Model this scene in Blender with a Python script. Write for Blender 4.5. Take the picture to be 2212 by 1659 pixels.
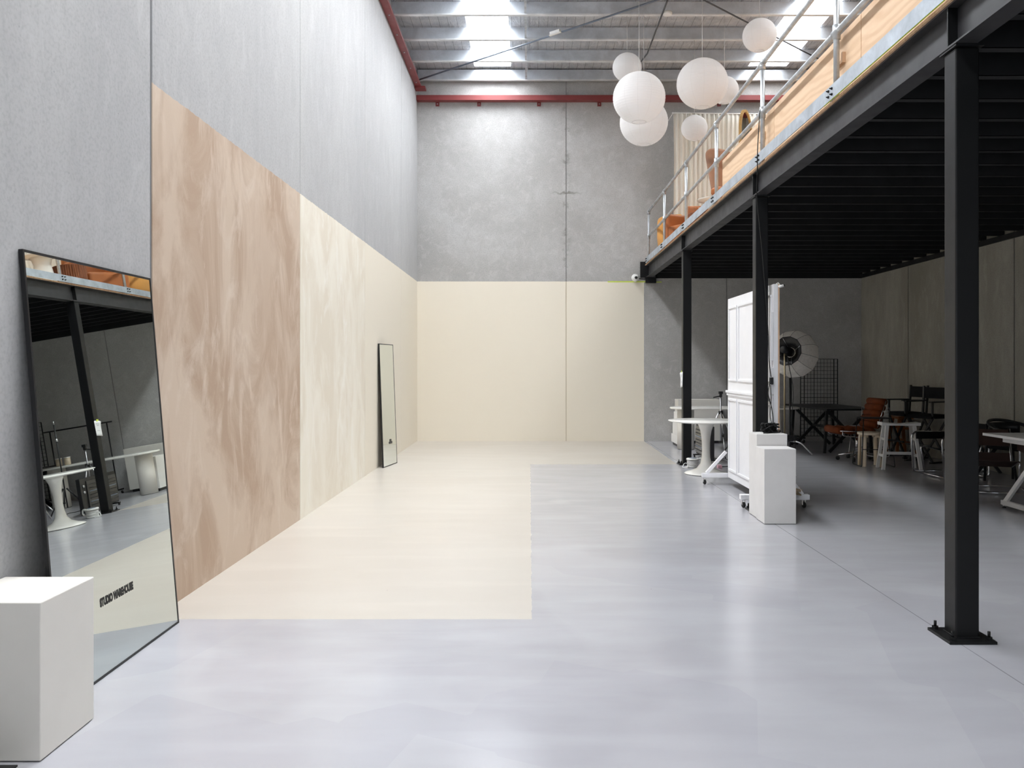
import bpy, bmesh, math, random
from mathutils import Vector, Matrix, Euler
random.seed(7)
for o in list(bpy.data.objects): bpy.data.objects.remove(o)
SC = bpy.context.scene
COL = SC.collection
R = math.radians
PI = math.pi

# ---------------------------------------------------------------- camera
CH, F, VX, VY = 1.45, 1820.0, 1144.0, 790.0
cam_d = bpy.data.cameras.new('camera'); cam = bpy.data.objects.new('camera', cam_d); COL.objects.link(cam)
cam.location = (0, 0, CH); cam.rotation_euler = (PI/2, 0, 0)
cam_d.sensor_width = 36; cam_d.sensor_fit = 'HORIZONTAL'; cam_d.lens = 36*F/2212
cam_d.shift_x = (1106-VX)/2212; cam_d.shift_y = (VY-829.5)/2212
cam_d.clip_start = .05; cam_d.clip_end = 100
SC.camera = cam
SC.view_settings.view_transform = 'Standard'; SC.view_settings.look = 'None'
SC.view_settings.gamma = 1; SC.view_settings.use_curve_mapping = False
SC.view_settings.exposure = 0.03
# ---------------------------------------------------------------- world and light levels
w = bpy.data.worlds.new('world'); SC.world = w; w.use_nodes = True
w.node_tree.nodes['Background'].inputs[0].default_value = (.75, .87, 1, 1)
w.node_tree.nodes['Background'].inputs[1].default_value = .6
SKY_LEFT, SKY_RIGHT = 35.0, 16.0
SKY_COL = (.93, .965, 1.0)
fill_l = bpy.data.lights.new('doorway_fill_light', 'AREA'); fill_l.shape = 'RECTANGLE'; fill_l.size = 4.2; fill_l.size_y = 2.9
fill_l.energy = 55; fill_l.color = (.92, .96, 1)  # added fill lamp behind the viewer, lifts front faces and the right floor
dlo = bpy.data.objects.new('doorway_fill_light', fill_l); COL.objects.link(dlo)
dlo.location = (2.9, -4.97, 1.5); dlo.rotation_euler = (PI/2, 0, 0)
# ---------------------------------------------------------------- material helpers
def srgb(r, g, b):
    f = lambda c: ((c/255)/12.92 if c/255 <= .04045 else (((c/255)+.055)/1.055)**2.4)
    return (f(r), f(g), f(b), 1)
class N:
    def __init__(s, name):
        s.m = bpy.data.materials.new(name); s.m.use_nodes = True
        s.t = s.m.node_tree; s.b = s.t.nodes['Principled BSDF']; s.out = s.t.nodes['Material Output']
        s._c = None
    def new(s, ty): return s.t.nodes.new(ty)
    def set(s, sock, v):
        if hasattr(v, 'is_output') or isinstance(v, bpy.types.NodeSocket): s.t.links.new(v, sock)
        else: sock.default_value = v
    def co(s):
        if s._c is None: s._c = s.new('ShaderNodeTexCoord')
        return s._c.outputs['Object']
    def xyz(s):
        n = s.new('ShaderNodeSeparateXYZ'); s.set(n.inputs[0], s.co()); return n.outputs
    def map(s, scale, loc=(0,0,0), rot=(0,0,0)):
        n = s.new('ShaderNodeMapping'); s.set(n.inputs[0], s.co())
        n.inputs['Scale'].default_value = scale; n.inputs['Location'].default_value = loc; n.inputs['Rotation'].default_value = rot
        return n.outputs[0]
    def noise(s, scale, detail=4, vec=None, rough=.55, dist=0):
        n = s.new('ShaderNodeTexNoise'); s.set(n.inputs['Vector'], vec if vec is not None else s.co())
        n.inputs['Scale'].default_value = scale; n.inputs['Detail'].default_value = detail
        n.inputs['Roughness'].default_value = rough; n.inputs['Distortion'].default_value = dist
        return n.outputs['Fac']
    def vor(s, scale, vec=None, out='Distance'):
        n = s.new('ShaderNodeTexVoronoi'); s.set(n.inputs['Vector'], vec if vec is not None else s.co())
        n.inputs['Scale'].default_value = scale
        return n.outputs[out]
    def ramp(s, fac, a, b, lo=0., hi=1.):
        n = s.new('ShaderNodeMapRange'); s.set(n.inputs[0], fac)
        n.inputs[1].default_value = a; n.inputs[2].default_value = b
        n.inputs[3].default_value = lo; n.inputs[4].default_value = hi
        return n.outputs[0]
    def math(s, op, a, b=0.):
        n = s.new('ShaderNodeMath'); n.operation = op; s.set(n.inputs[0], a); s.set(n.inputs[1], b); return n.outputs[0]
    def mix(s, fac, a, b, blend='MIX'):
        n = s.new('ShaderNodeMix'); n.data_type = 'RGBA'; n.blend_type = blend
        s.set(n.inputs[0], fac); s.set(n.inputs[6], a); s.set(n.inputs[7], b); return n.outputs[2]
    def bump(s, h, strength=.2, dist=.01):
        n = s.new('ShaderNodeBump'); s.set(n.inputs['Height'], h)
        n.inputs['Strength'].default_value = strength; n.inputs['Distance'].default_value = dist
        s.t.links.new(n.outputs[0], s.b.inputs['Normal'])
    def fin(s, col=None, rough=None, metal=None, spec=None, **k):
        if col is not None: s.set(s.b.inputs['Base Color'], col)
        if rough is not None: s.set(s.b.inputs['Roughness'], rough)
        if metal is not None: s.set(s.b.inputs['Metallic'], metal)
        if spec is not None: s.set(s.b.inputs['Specular IOR Level'], spec)
        for a, v in k.items(): s.set(s.b.inputs[a.replace('_', ' ')], v)
        return s.m

def painted(name, col, rough=.5, var=.06, scale=6, metal=0, spec=.5, bump=.05):
    n = N(name); a = n.noise(scale, 4); d = (col[0]*(1-var*2), col[1]*(1-var*2), col[2]*(1-var*2), 1)
    c = n.mix(n.ramp(a, .3, .7), col, d)
    if bump: n.bump(n.noise(180, 2), bump, .002)
    r = n.ramp(n.noise(scale*2, 3), .3, .7, rough-.05, rough+.05)
    return n.fin(c, r, metal, spec)

def concrete_nodes(n, light, dark, streak=(1,1,1), speck=1.0):
    big = n.noise(.55, 5, n.map(streak), .55, .6)
    med = n.noise(2.3, 6, n.map(streak), .62, .3)
    c = n.mix(n.ramp(big, .34, .68), light, dark)
    c = n.mix(n.ramp(med, .42, .78, 0, .55), c, dark)
    fine = n.noise(55, 3)
    c = n.mix(n.ramp(fine, .45, .72, 0, .42*speck), c, (dark[0]*.6, dark[1]*.6, dark[2]*.6, 1))
    cl = n.noise(7, 7, n.map(streak, (7, 3, 1)), .68, .8)
    c = n.mix(n.ramp(cl, .5, .72, 0, .34), c, (dark[0]*.82, dark[1]*.82, dark[2]*.82, 1))
    c = n.mix(n.ramp(cl, .46, .3, 0, .4), c, (min(light[0]*1.12, .95), min(light[1]*1.12, .95), min(light[2]*1.12, .95), 1))
    pits = n.math('LESS_THAN', n.vor(9), .045)
    c = n.mix(n.math('MULTIPLY', pits, .45*speck), c, (dark[0]*.35, dark[1]*.35, dark[2]*.35, 1))
    return c, fine
def box_mask(n, *conds):
    r = None
    for op, a, b in conds:
        v = n.math('GREATER_THAN' if op == '>' else 'LESS_THAN', a, b)
        r = v if r is None else n.math('MULTIPLY', r, v)
    return r

CREAM = srgb(236, 228, 212); CREAMF = srgb(193, 187, 178)
def limewash(n, a, b, c3, seed=0):
    v = n.map((1, .9, .55), (seed, seed*2, 0), (R(32), 0, 0))
    q = n.noise(1.5, 12, v, .62, 1.3)
    q2 = n.noise(3.2, 8, n.map((1, 1.1, .5), (seed+3, 1, 2), (R(24), 0, 0)), .6, 1.6)
    q3 = n.noise(.8, 3, n.map((1,1,.7), (seed+9, 5, 2)), .5, .5)
    col = n.mix(n.ramp(q, .40, .58), b, a)
    col = n.mix(n.ramp(q2, .52, .68, 0, .7), col, c3)
    col = n.mix(n.ramp(q3, .48, .72, 0, .5), col, b)
    return col
def mat_wall_left():
    n = N('concrete_and_paint_left'); x, y, z = n.xyz()
    c, fine = concrete_nodes(n, srgb(190, 190, 190), srgb(178, 178, 179), (1, 1, .4), .8)
    wob = n.math('MULTIPLY', n.math('SUBTRACT', n.noise(14, 2), .5), .02)
    zz = n.math('ADD', z, wob)
    tau = limewash(n, srgb(209, 190, 171), srgb(185, 161, 140), srgb(219, 203, 187))
    mt = box_mask(n, ('>', y, 4.80), ('<', y, 7.93), ('<', zz, 3.07))
    lw = limewash(n, srgb(240, 234, 220), srgb(230, 221, 204), srgb(245, 241, 231), 5)
    mc = box_mask(n, ('>', y, 7.93), ('<', zz, 3.07))
    m2 = box_mask(n, ('>', y, 11.06), ('<', zz, 3.07))
    c = n.mix(mt, c, tau); c = n.mix(mc, c, lw); c = n.mix(m2, c, CREAM)
    n.bump(fine, .12, .004)
    return n.fin(c, .8, 0, .3)
def mat_wall_back():
    n = N('concrete_and_paint_back'); x, y, z = n.xyz()
    c, fine = concrete_nodes(n, srgb(198, 197, 196), srgb(174, 172, 169), (1, 1, 1), 1.0)
    # weeping stains beside the panel joint, and darker patches
    dx = n.math('ABSOLUTE', n.math('SUBTRACT', x, .705))
    st = n.math('MULTIPLY', n.ramp(dx, 0, .11, 1, 0), n.ramp(n.noise(7, 5), .55, .66))
    c = n.mix(n.math('MULTIPLY', st, .55), c, srgb(98, 95, 82))
    ln = n.math('ABSOLUTE', n.math('SUBTRACT', z, n.math('ADD', 4.775, n.math('MULTIPLY', n.math('SUBTRACT', n.noise(9, 3), .5), .12))))
    st2 = n.math('MULTIPLY', n.ramp(ln, .008, .022, 1, 0), n.ramp(dx, .05, .34, 1, 0))
    c = n.mix(n.math('MULTIPLY', st2, .6), c, srgb(95, 93, 80))
    wob = n.math('MULTIPLY', n.math('SUBTRACT', n.noise(14, 2), .5), .008)
    m = box_mask(n, ('<', n.math('ADD', z, wob), 3.07), ('<', n.math('ADD', x, wob), 2.2))
    c = n.mix(m, c, CREAM)
    n.bump(fine, .15, .004)
    return n.fin(c, .8, 0, .3)
def mat_sealant_back():
    n = N('joint_sealant_part_painted'); x, y, z = n.xyz()
    m = box_mask(n, ('<', z, 3.07), ('<', x, 2.2))
    return n.fin(n.mix(m, srgb(150, 148, 146), srgb(205, 194, 172)), .75, 0, .3)
def mat_wall_right():
    n = N('concrete_right')
    c, fine = concrete_nodes(n, srgb(176, 173, 164), srgb(146, 142, 132), (1, 1, .35), .8)
    n.bump(fine, .12, .004)
    return n.fin(c, .85, 0, .2)
def mat_floor():
    n = N('painted_concrete_floor'); x, y, z = n.xyz()
    a = n.noise(.8, 5, n.map((.7, 1.1, 1)), .55, .5); b = n.noise(3, 3, n.map((.6, 1.6, 1)), .5)
    c = n.mix(n.ramp(a, .35, .68), srgb(178, 177, 182), srgb(168, 167, 172))
    c = n.mix(n.ramp(b, .42, .7, 0, .3), c, srgb(189, 190, 194))
    # roller-wide repainted patches
    p = n.vor(.55, n.map((1, .8, 1), (3.3, 1.7, 0), (0, 0, .35)), 'Color')
    c = n.mix(.10, c, p, 'SOFT_LIGHT') if False else c
    patch = n.ramp(n.math('ADD', n.noise(.5, 3, n.map((1, .6, 1), (9, 2, 0))), n.math('MULTIPLY', y, -.03)), .33, .37)
    c = n.mix(n.math('MULTIPLY', patch, .3), c, srgb(190, 191, 195))
    wob = n.math('MULTIPLY', n.math('SUBTRACT', n.noise(6, 3), .5), .02)
    xx = n.math('ADD', x, wob); yy = n.math('ADD', y, n.math('MULTIPLY', wob, .6))
    m1 = box_mask(n, ('<', xx, .012), ('>', yy, 4.82))
    m2 = box_mask(n, ('<', xx, n.math('ADD', 2.17, n.math('MULTIPLY', n.math('SUBTRACT', y, 12.4), .008))), ('>', yy, 12.39))
    m = n.math('MAXIMUM', m1, m2)
    cr = n.mix(n.ramp(a, .35, .7), CREAMF, srgb(189, 182, 172))
    c = n.mix(m, c, cr)
    dark = n.math('LESS_THAN', n.math('ABSOLUTE', n.math('SUBTRACT', x, 2.245)), .0035)
    c = n.mix(n.math('MULTIPLY', dark, .65), c, srgb(90, 90, 95))
    dirt = n.math('LESS_THAN', n.vor(1.7), .010)
    c = n.mix(n.math('MULTIPLY', dirt, .5), c, srgb(120, 120, 120))
    vb = n.new('ShaderNodeTexVoronoi'); vb.distance = 'CHEBYCHEV'; vb.inputs['Scale'].default_value = 1.0
    n.set(vb.inputs['Vector'], n.map((1.1, .8, 1), (1.3, .4, 0), (0, 0, .35)))
    sp = n.new('ShaderNodeSeparateColor'); n.set(sp.inputs[0], vb.outputs['Color'])
    blk = n.math('MULTIPLY', n.math('GREATER_THAN', sp.outputs[0], .62), n.ramp(y, 5.5, 7.5, 1, 0))
    c = n.mix(n.math('MULTIPLY', n.math('MULTIPLY', blk, n.math('SUBTRACT', 1, m)), .22), c, srgb(164, 163, 172))
    wipe = n.noise(2.0, 4, n.map((.35, 1.8, 1), (2, 7, 0), (0, 0, .4)), .5, .3)
    c = n.mix(n.ramp(wipe, .5, .7, 0, .22), c, n.mix(m, srgb(196, 197, 202), srgb(212, 206, 196)))
    r = n.ramp(a, .3, .75, .17, .22)
    r = n.math('ADD', r, n.math('MULTIPLY', m, .14))
    n.bump(n.noise(16, 2, n.map((.5, 1.4, 1))), .02, .003)
    return n.fin(c, r, 0, .75)
def mat_foil():
    n = N('reflective_foil_insulation'); x, y, z = n.xyz()
    fx = n.math('FRACT', n.math('DIVIDE', x, .15)); fy = n.math('FRACT', n.math('DIVIDE', y, .30))
    wire = n.math('MAXIMUM', n.math('LESS_THAN', fx, .04), n.math('LESS_THAN', fy, .022))
    q = n.noise(3.5, 6, n.map((1, .6, 1)), .65, 2.2)
    c = n.mix(n.ramp(q, .35, .7), srgb(252, 252, 254), srgb(222, 225, 231))
    c = n.mix(n.math('MULTIPLY', wire, .62), c, srgb(70, 72, 76))
    n.bump(n.noise(5, 6, n.map((1.4, .7, 1)), .7, 3.0), 1.0, .09)
    return n.fin(c, .32, .15, .5)
def mat_galv(name='galvanised_steel', base=(208, 212, 216), rough=.42, metal=.75, sc=9):
    n = N(name); a = n.noise(sc, 5, None, .6, .4); b = n.vor(34, None, 'Distance')
    c0 = srgb(*base); c1 = srgb(*[int(q*.84) for q in base])
    c = n.mix(n.ramp(a, .35, .7), c0, c1); c = n.mix(n.ramp(b, .1, .7, 0, .12), c, c1)
    return n.fin(c, n.ramp(a, .3, .7, rough-.06, rough+.08), metal)
def mat_ply():
    n = N('plywood'); x, y, z = n.xyz()
    wv = n.new('ShaderNodeTexWave'); wv.wave_type = 'RINGS'; wv.rings_direction = 'X'
    n.set(wv.inputs['Vector'], n.map((1, .35, 1.6), (0, 1.1, -3.1)))
    wv.inputs['Scale'].default_value = 2.6; wv.inputs['Distortion'].default_value = 14; wv.inputs['Detail'].default_value = 3; wv.inputs['Detail Scale'].default_value = .8
    c = n.mix(n.ramp(wv.outputs['Fac'], .25, .9), srgb(232, 202, 170), srgb(222, 189, 155))
    k = n.math('LESS_THAN', n.vor(2.1, n.map((1, 1, 2.2))), .055)
    c = n.mix(n.math('MULTIPLY', k, .55), c, srgb(160, 105, 70))
    g = n.noise(30, 3, n.map((1, .12, 1)))
    c = n.mix(n.ramp(g, .45, .8, 0, .3), c, srgb(205, 160, 120))
    return n.fin(c, .6, 0, .3)
def mat_skylight(name, s):
    n = N(name)
    n.set(n.b.inputs['Base Color'], (.85, .88, .9, 1))
    g = n.new('ShaderNodeNewGeometry'); dt = n.new('ShaderNodeVectorMath'); dt.operation = 'DOT_PRODUCT'
    n.set(dt.inputs[0], g.outputs['Incoming']); n.set(dt.inputs[1], (0, 0, -1))      # emission shaped by angle, strongest straight down, to dim the upper walls
    k = n.math('POWER', n.math('ABSOLUTE', dt.outputs['Value']), 1.0)
    n.set(n.b.inputs['Emission Color'], (*SKY_COL, 1)); n.set(n.b.inputs['Emission Strength'], n.math('MULTIPLY', k, s))
    return n.m
def mat_paper():
    n = N('rice_paper'); x, y, z = n.xyz()
    ang = n.math('ARCTAN2', y, x)
    fa = n.math('ABSOLUTE', n.math('SUBTRACT', n.math('FRACT', n.math('MULTIPLY', n.math('ADD', ang, .3), 12/(2*PI))), .5))
    seam = n.math('LESS_THAN', fa, .02)
    c = n.mix(n.math('MULTIPLY', seam, .3), (.97, .965, .965, 1), (.80, .79, .79, 1))
    d = n.new('ShaderNodeBsdfDiffuse'); t = n.new('ShaderNodeBsdfTranslucent'); ad = n.new('ShaderNodeMixShader')
    n.set(d.inputs[0], c); n.set(t.inputs[0], c); ad.inputs[0].default_value = .47
    n.t.links.new(d.outputs[0], ad.inputs[1]); n.t.links.new(t.outputs[0], ad.inputs[2]); n.t.links.new(ad.outputs[0], n.out.inputs[0])
    return n.m
def mat_fabric(name, col, trans=.25, sc=120):
    n = N(name); q = n.noise(sc, 2)
    c = n.mix(n.ramp(q, .3, .7), col, (col[0]*.9, col[1]*.9, col[2]*.9, 1))
    if trans:
        d = n.new('ShaderNodeBsdfDiffuse'); t = n.new('ShaderNodeBsdfTranslucent'); ad = n.new('ShaderNodeMixShader')
        n.set(d.inputs[0], c); n.set(t.inputs[0], c); ad.inputs[0].default_value = trans
        n.t.links.new(d.outputs[0], ad.inputs[1]); n.t.links.new(t.outputs[0], ad.inputs[2]); n.t.links.new(ad.outputs[0], n.out.inputs[0])
        return n.m
    n.bump(q, .2, .002)
    return n.fin(c, .85, 0, .2)
def mat_wood(name, a, b, rough=.5, sc=(8, 8, .8)):
    n = N(name); q = n.noise(3, 5, n.map(sc), .6, 1.0)
    return n.fin(n.mix(n.ramp(q, .35, .7), a, b), rough, 0, .4)

M = dict(
    wall_left=mat_wall_left(), wall_back=mat_wall_back(), wall_right=mat_wall_right(), floor=mat_floor(), foil=mat_foil(),
    galv=mat_galv(), purlin=mat_galv('galvanised_purlin', (224, 230, 238), .34, .5, 2.5), flange=mat_galv('flange_painted_floor_light', (244, 246, 248), .5, .15, 2.5),  # flange: lighter copy of the purlin steel, floor reflection put into its colour
    toe=mat_galv('galvanised_toe_plate', (196, 204, 212), .5, .45, 5), ply=mat_ply(),
    sealant=painted('grey_joint_sealant', srgb(128, 129, 132), .7),
    sealant_b=mat_sealant_back(),
    red=painted('red_oxide_steel', srgb(138, 62, 62), .45, .08, 3),
    black=painted('black_steel_paint', (.0095, .0098, .0105, 1), .40, .1, 3, spec=.28),
    beam=painted('charcoal_beam_paint', (.035, .034, .037, 1), .45, .1, 3),
    dark=painted('black_joist_paint', (.020, .020, .021, 1), .7, .1, 3, spec=.2),
    sky_l=mat_skylight('translucent_rooflight_left', SKY_LEFT), sky_r=mat_skylight('translucent_rooflight_right', SKY_RIGHT),
    paper=mat_paper(), curtain=mat_fabric('cream_curtain', srgb(250, 245, 234), .12),
    white=painted('white_paint', srgb(243, 242, 239), .45, .02, 4), cool=painted('white_satin_paint', srgb(244, 244, 247), .35, .02, 4),
    plinth=painted('off_white_plinth_paint', srgb(232, 228, 220), .6, .03, 2.5), plinth2=painted('scuffed_white_plinth_paint', srgb(232, 230, 228), .55, .05, 3),
    lacquer=painted('white_lacquer', srgb(240, 238, 232), .22, .01, 4, bump=0),
    frame=painted('black_mirror_frame', (.008, .008, .009, 1), .4), bp=painted('black_plastic', (.011, .011, .012, 1), .45),
    steelrod=painted('dull_dark_steel', srgb(92, 94, 98), .5), chrome=N('chrome').fin((.8, .8, .82, 1), .12, 1), silver=N('brushed_aluminium').fin((.62, .62, .64, 1), .3, 1),
    brass=N('brass').fin((.30, .24, .15, 1), .5, .9),
    mirror=N('mirror_glass').fin((.80, .845, .815, 1), .0, 1),
    tan=painted('tan_leather', srgb(222, 160, 84), .5, .08, 3), caramel=painted('caramel_leather', srgb(182, 108, 56), .5, .12, 3),
    brownleather=painted('brown_leather', srgb(168, 118, 86), .42, .15, 4),
    walnut=mat_wood('walnut_wood', srgb(150, 92, 58), srgb(96, 52, 32)), oak=mat_wood('oak_frame_wood', srgb(204, 170, 112), srgb(170, 132, 80)),
    birch=mat_wood('birch_wood', srgb(236, 222, 200), srgb(222, 202, 172)), amber=mat_wood('amber_wood', srgb(140, 84, 34), srgb(112, 62, 24)),
    rust=painted('rust_velvet', srgb(118, 58, 26), .8, .15, 6, spec=.2), blk_fab=painted('black_canvas', (.010, .010, .011, 1), .8, spec=.2),
    dkleather=painted('dark_brown_leather', srgb(62, 34, 22), .5, .1),
    ink=N('black_print').fin((.012, .012, .011, 1), .6), faint_ink=N('faint_grey_print').fin((.42, .42, .45, 1), .7), grey_ink=N('grey_print').fin((.16, .16, .17, 1), .7),
    sheet=N('white_card').fin((.86, .87, .88, 1), .6), lime=N('lime_tape').fin(srgb(214, 232, 80), .6),
    pink=N('pink_plastic').fin(srgb(240, 190, 205), .5), raw=mat_wood('raw_ply_edge', srgb(222, 188, 155), srgb(186, 148, 116), .7),
    kraft=painted('kraft_paper', srgb(196, 176, 146), .8, .12, 12), soft=mat_fabric('softbox_fabric', srgb(246, 242, 236), .45, 30),
    rubber=N('black_rubber').fin((.008, .008, .008, 1), .6), greyplate=painted('grey_reel_face', srgb(120, 130, 145), .5),
    glassd=N('smoked_glass').fin((.03, .03, .032, 1), .12), wire=N('white_cord').fin((.8, .8, .8, 1), .6),
)

# ---------------------------------------------------------------- geometry helpers
class MB:
    def __init__(s): s.v = []; s.f = []; s.mi = []; s.cur = 0; s.sm = []; s.smooth = False
    def add(s, vs, fs, smooth=None):
        b = len(s.v); s.v += [Vector(p) for p in vs]
        for f in fs: s.f.append([i+b for i in f]); s.mi.append(s.cur); s.sm.append(s.smooth if smooth is None else smooth)
        return s
    def box(s, x0, x1, y0, y1, z0, z1):
        vs = [(x0,y0,z0),(x1,y0,z0),(x1,y1,z0),(x0,y1,z0),(x0,y0,z1),(x1,y0,z1),(x1,y1,z1),(x0,y1,z1)]
        return s.add(vs, [(0,3,2,1),(4,5,6,7),(0,1,5,4),(1,2,6,5),(2,3,7,6),(3,0,4,7)], False)
    def obox(s, c, sz, rot=(0,0,0)):
        m = Euler(rot).to_matrix(); c = Vector(c); hx, hy, hz = [q/2 for q in sz]
        vs = [c + m @ Vector((a*hx, b*hy, d*hz)) for d in (-1,1) for a, b in ((-1,-1),(1,-1),(1,1),(-1,1))]
        return s.add(vs, [(0,3,2,1),(4,5,6,7),(0,1,5,4),(1,2,6,5),(2,3,7,6),(3,0,4,7)], False)
    def bar(s, p, q, w, h, up=(0,0,1)):
        p, q = Vector(p), Vector(q); d = (q-p).normalized(); u = Vector(up)
        if abs(d.dot(u)) > .98: u = Vector((0,1,0))
        a = d.cross(u).normalized(); b = a.cross(d).normalized()
        vs = []
        for c in (p, q):
            for i, j in ((-1,-1),(1,-1),(1,1),(-1,1)): vs.append(c + a*i*w/2 + b*j*h/2)
        return s.add(vs, [(3,2,1,0),(4,5,6,7),(0,1,5,4),(1,2,6,5),(2,3,7,6),(3,0,4,7)], False)
    def tube(s, pts, r, seg=10, closed=False, caps=True, rs=None):
        P = [Vector(p) for p in pts]; n = len(P); rings = []; prev = None
        for i in range(n):
            if closed: d = P[(i+1) % n] - P[i-1]
            else: d = P[min(i+1, n-1)] - P[max(i-1, 0)]
            d.normalize()
            if prev is None:
                u = Vector((0,0,1)) if abs(d.z) < .9 else Vector((1,0,0))
                a = d.cross(u).normalized()
            else: a = (prev - d*prev.dot(d)).normalized()
            prev = a; b = d.cross(a)
            rr = rs[i] if rs else r
            rings.append([P[i] + (a*math.cos(t) + b*math.sin(t))*rr for t in [2*PI*k/seg for k in range(seg)]])
        vs = [p for q in rings for p in q]; fs = []
        for i in range(n if closed else n-1):
            j = (i+1) % n
            for k in range(seg):
                l = (k+1) % seg; fs.append((i*seg+k, i*seg+l, j*seg+l, j*seg+k))
        if caps and not closed: fs += [tuple(range(seg))[::-1], tuple((n-1)*seg+k for k in range(seg))]
        return s.add(vs, fs, True)
    def lathe(s, prof, seg=32, c=(0,0,0), axis=None, close=False, smooth=True):
        c = Vector(c); vs = []; fs = []; n = len(prof)
        m = axis.to_matrix() if axis is not None else Matrix.Identity(3)
        for r, z in prof:
            for k in range(seg):
                t = 2*PI*k/seg; vs.append(c + m @ Vector((r*math.cos(t), r*math.sin(t), z)))
        for i in range(n if close else n-1):
            j = (i+1) % n
            for k in range(seg):
                l = (k+1) % seg; fs.append((i*seg+k, i*seg+l, j*seg+l, j*seg+k))
        if not close:
            if prof[0][0] > 1e-5: fs.append(tuple(range(seg))[::-1])
            if prof[-1][0] > 1e-5: fs.append(tuple((n-1)*seg+k for k in range(seg)))
        return s.add(vs, fs, smooth)
    def openlathe(s, prof, seg=32, c=(0,0,0), axis=None):
        k0 = len(s.f); s.lathe(prof, seg, c, axis)
        for i in range(len(s.f)-1, k0-1, -1):
            if len(s.f[i]) == seg and seg > 4: del s.f[i], s.mi[i], s.sm[i]
        return s
    def prism(s, poly, h0, h1, plane='xy', smooth=False):
        f = {'xy': lambda a, b, c: (a, b, c), 'xz': lambda a, b, c: (a, c, b), 'yz': lambda a, b, c: (c, a, b)}[plane]
        n = len(poly)
        vs = [f(a, b, h0) for a, b in poly] + [f(a, b, h1) for a, b in poly]
        fs = [tuple(range(n))[::-1], tuple(range(n, 2*n))] + [(i, (i+1) % n, (i+1) % n + n, i+n) for i in range(n)]
        b = len(s.f); s.add(vs, fs, False)
        if smooth:
            for i in range(b+2, len(s.f)): s.sm[i] = True
        return s
    def tf(s, m, start=0):
        for i in range(start, len(s.v)): s.v[i] = m @ s.v[i]
        return s
    def build(s, name, mat, parent=None, world=False, bevel=0, bseg=2, solid=0, smooth_all=False, sub=0):
        me = bpy.data.meshes.new(name)
        V = s.v
        if world and parent is not None:
            im = Matrix.LocRotScale(parent.location, parent.rotation_euler, (1,1,1)).inverted()
            V = [im @ p for p in V]
        me.from_pydata([tuple(p) for p in V], [], s.f); me.update()
        for m in (mat if isinstance(mat, (list, tuple)) else [mat]): me.materials.append(M[m] if isinstance(m, str) else m)
        for p, i, q in zip(me.polygons, s.mi, s.sm): p.material_index = i; p.use_smooth = q or smooth_all
        bm = bmesh.new(); bm.from_mesh(me); bmesh.ops.recalc_face_normals(bm, faces=bm.faces); bm.to_mesh(me); bm.free()
        o = bpy.data.objects.new(name, me); COL.objects.link(o)
        if parent is not None: o.parent = parent
        if solid: md = o.modifiers.new('s', 'SOLIDIFY'); md.thickness = solid; md.offset = 0
        if bevel: md = o.modifiers.new('b', 'BEVEL'); md.width = bevel; md.segments = bseg; md.limit_method = 'ANGLE'; md.angle_limit = R(40)
        if sub: md = o.modifiers.new('d', 'SUBSURF'); md.levels = sub; md.render_levels = sub
        return o
def rnd(pts, r, seg=6, closed=False):
    P = [Vector(p) for p in pts]; out = []; n = len(P)
    for i in range(n):
        if not closed and i in (0, n-1): out.append(P[i]); continue
        a, b, c = P[i-1], P[i], P[(i+1) % n]
        u, v = (a-b), (c-b); k = min(r, u.length*.45, v.length*.45); u.normalize(); v.normalize()
        p0, p1 = b+u*k, b+v*k
        for t in [j/seg for j in range(seg+1)]:
            out.append(p0*(1-t)**2 + b*2*t*(1-t) + p1*t*t)
    return out
def tag(o, label, cat, group=None, kind=None):
    o['label'] = label; o['category'] = cat
    if group: o['group'] = group
    if kind: o['kind'] = kind
    return o
def thing(name, label, cat, loc=(0,0,0), rz=0, group=None):
    o = bpy.data.objects.new(name, None); COL.objects.link(o); o.empty_display_size = .1
    o.location = loc; o.rotation_euler = (0, 0, rz)
    return tag(o, label, cat, group)
def struct(o): o['kind'] = 'structure'; return o
def dup(root, loc, rz, label, group=None):
    def cp(o, parent):
        c = o.copy(); COL.objects.link(c); c.parent = parent
        for ch in kids.get(o.name, []): cp(ch, c)
        return c
    kids = {}
    for o in list(bpy.data.objects):
        if o.parent: kids.setdefault(o.parent.name, []).append(o)
    r = cp(root, None); r.location = loc; r.rotation_euler = (0, 0, rz); r['label'] = label
    if group: r['group'] = group
    return r
def text_obj(name, body, size, mat, parent, origin, xdir, ydir, sx=1.0, bold=.0, extrude=.0003):
    cu = bpy.data.curves.new(name, 'FONT'); cu.body = body; cu.size = size; cu.extrude = extrude; cu.offset = bold
    cu.align_x = 'CENTER'; cu.align_y = 'CENTER'; cu.space_line = .8
    t = bpy.data.objects.new('tmp', cu); COL.objects.link(t); bpy.context.view_layer.update()
    me = bpy.data.meshes.new_from_object(t.evaluated_get(bpy.context.evaluated_depsgraph_get()))
    bpy.data.objects.remove(t)
    xd, yd = Vector(xdir).normalized(), Vector(ydir).normalized(); zd = xd.cross(yd); o3 = Vector(origin)
    im = Matrix.LocRotScale(parent.location, parent.rotation_euler, (1,1,1)).inverted() if parent else Matrix.Identity(4)
    for v in me.vertices: v.co = im @ (o3 + xd*v.co.x*sx + yd*v.co.y + zd*v.co.z)
    me.materials.clear(); me.materials.append(M[mat])
    o = bpy.data.objects.new(name, me); COL.objects.link(o); o.parent = parent
    return o
def px(u, v=None, Y=None, z=0):      # a photo pixel on the floor (or at a known depth) -> a point
    if Y is None: Y = F*(CH-z)/(v-VY)
    return ((u-VX)*Y/F, Y, CH+(VY-v)*Y/F if v is not None else z)

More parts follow.
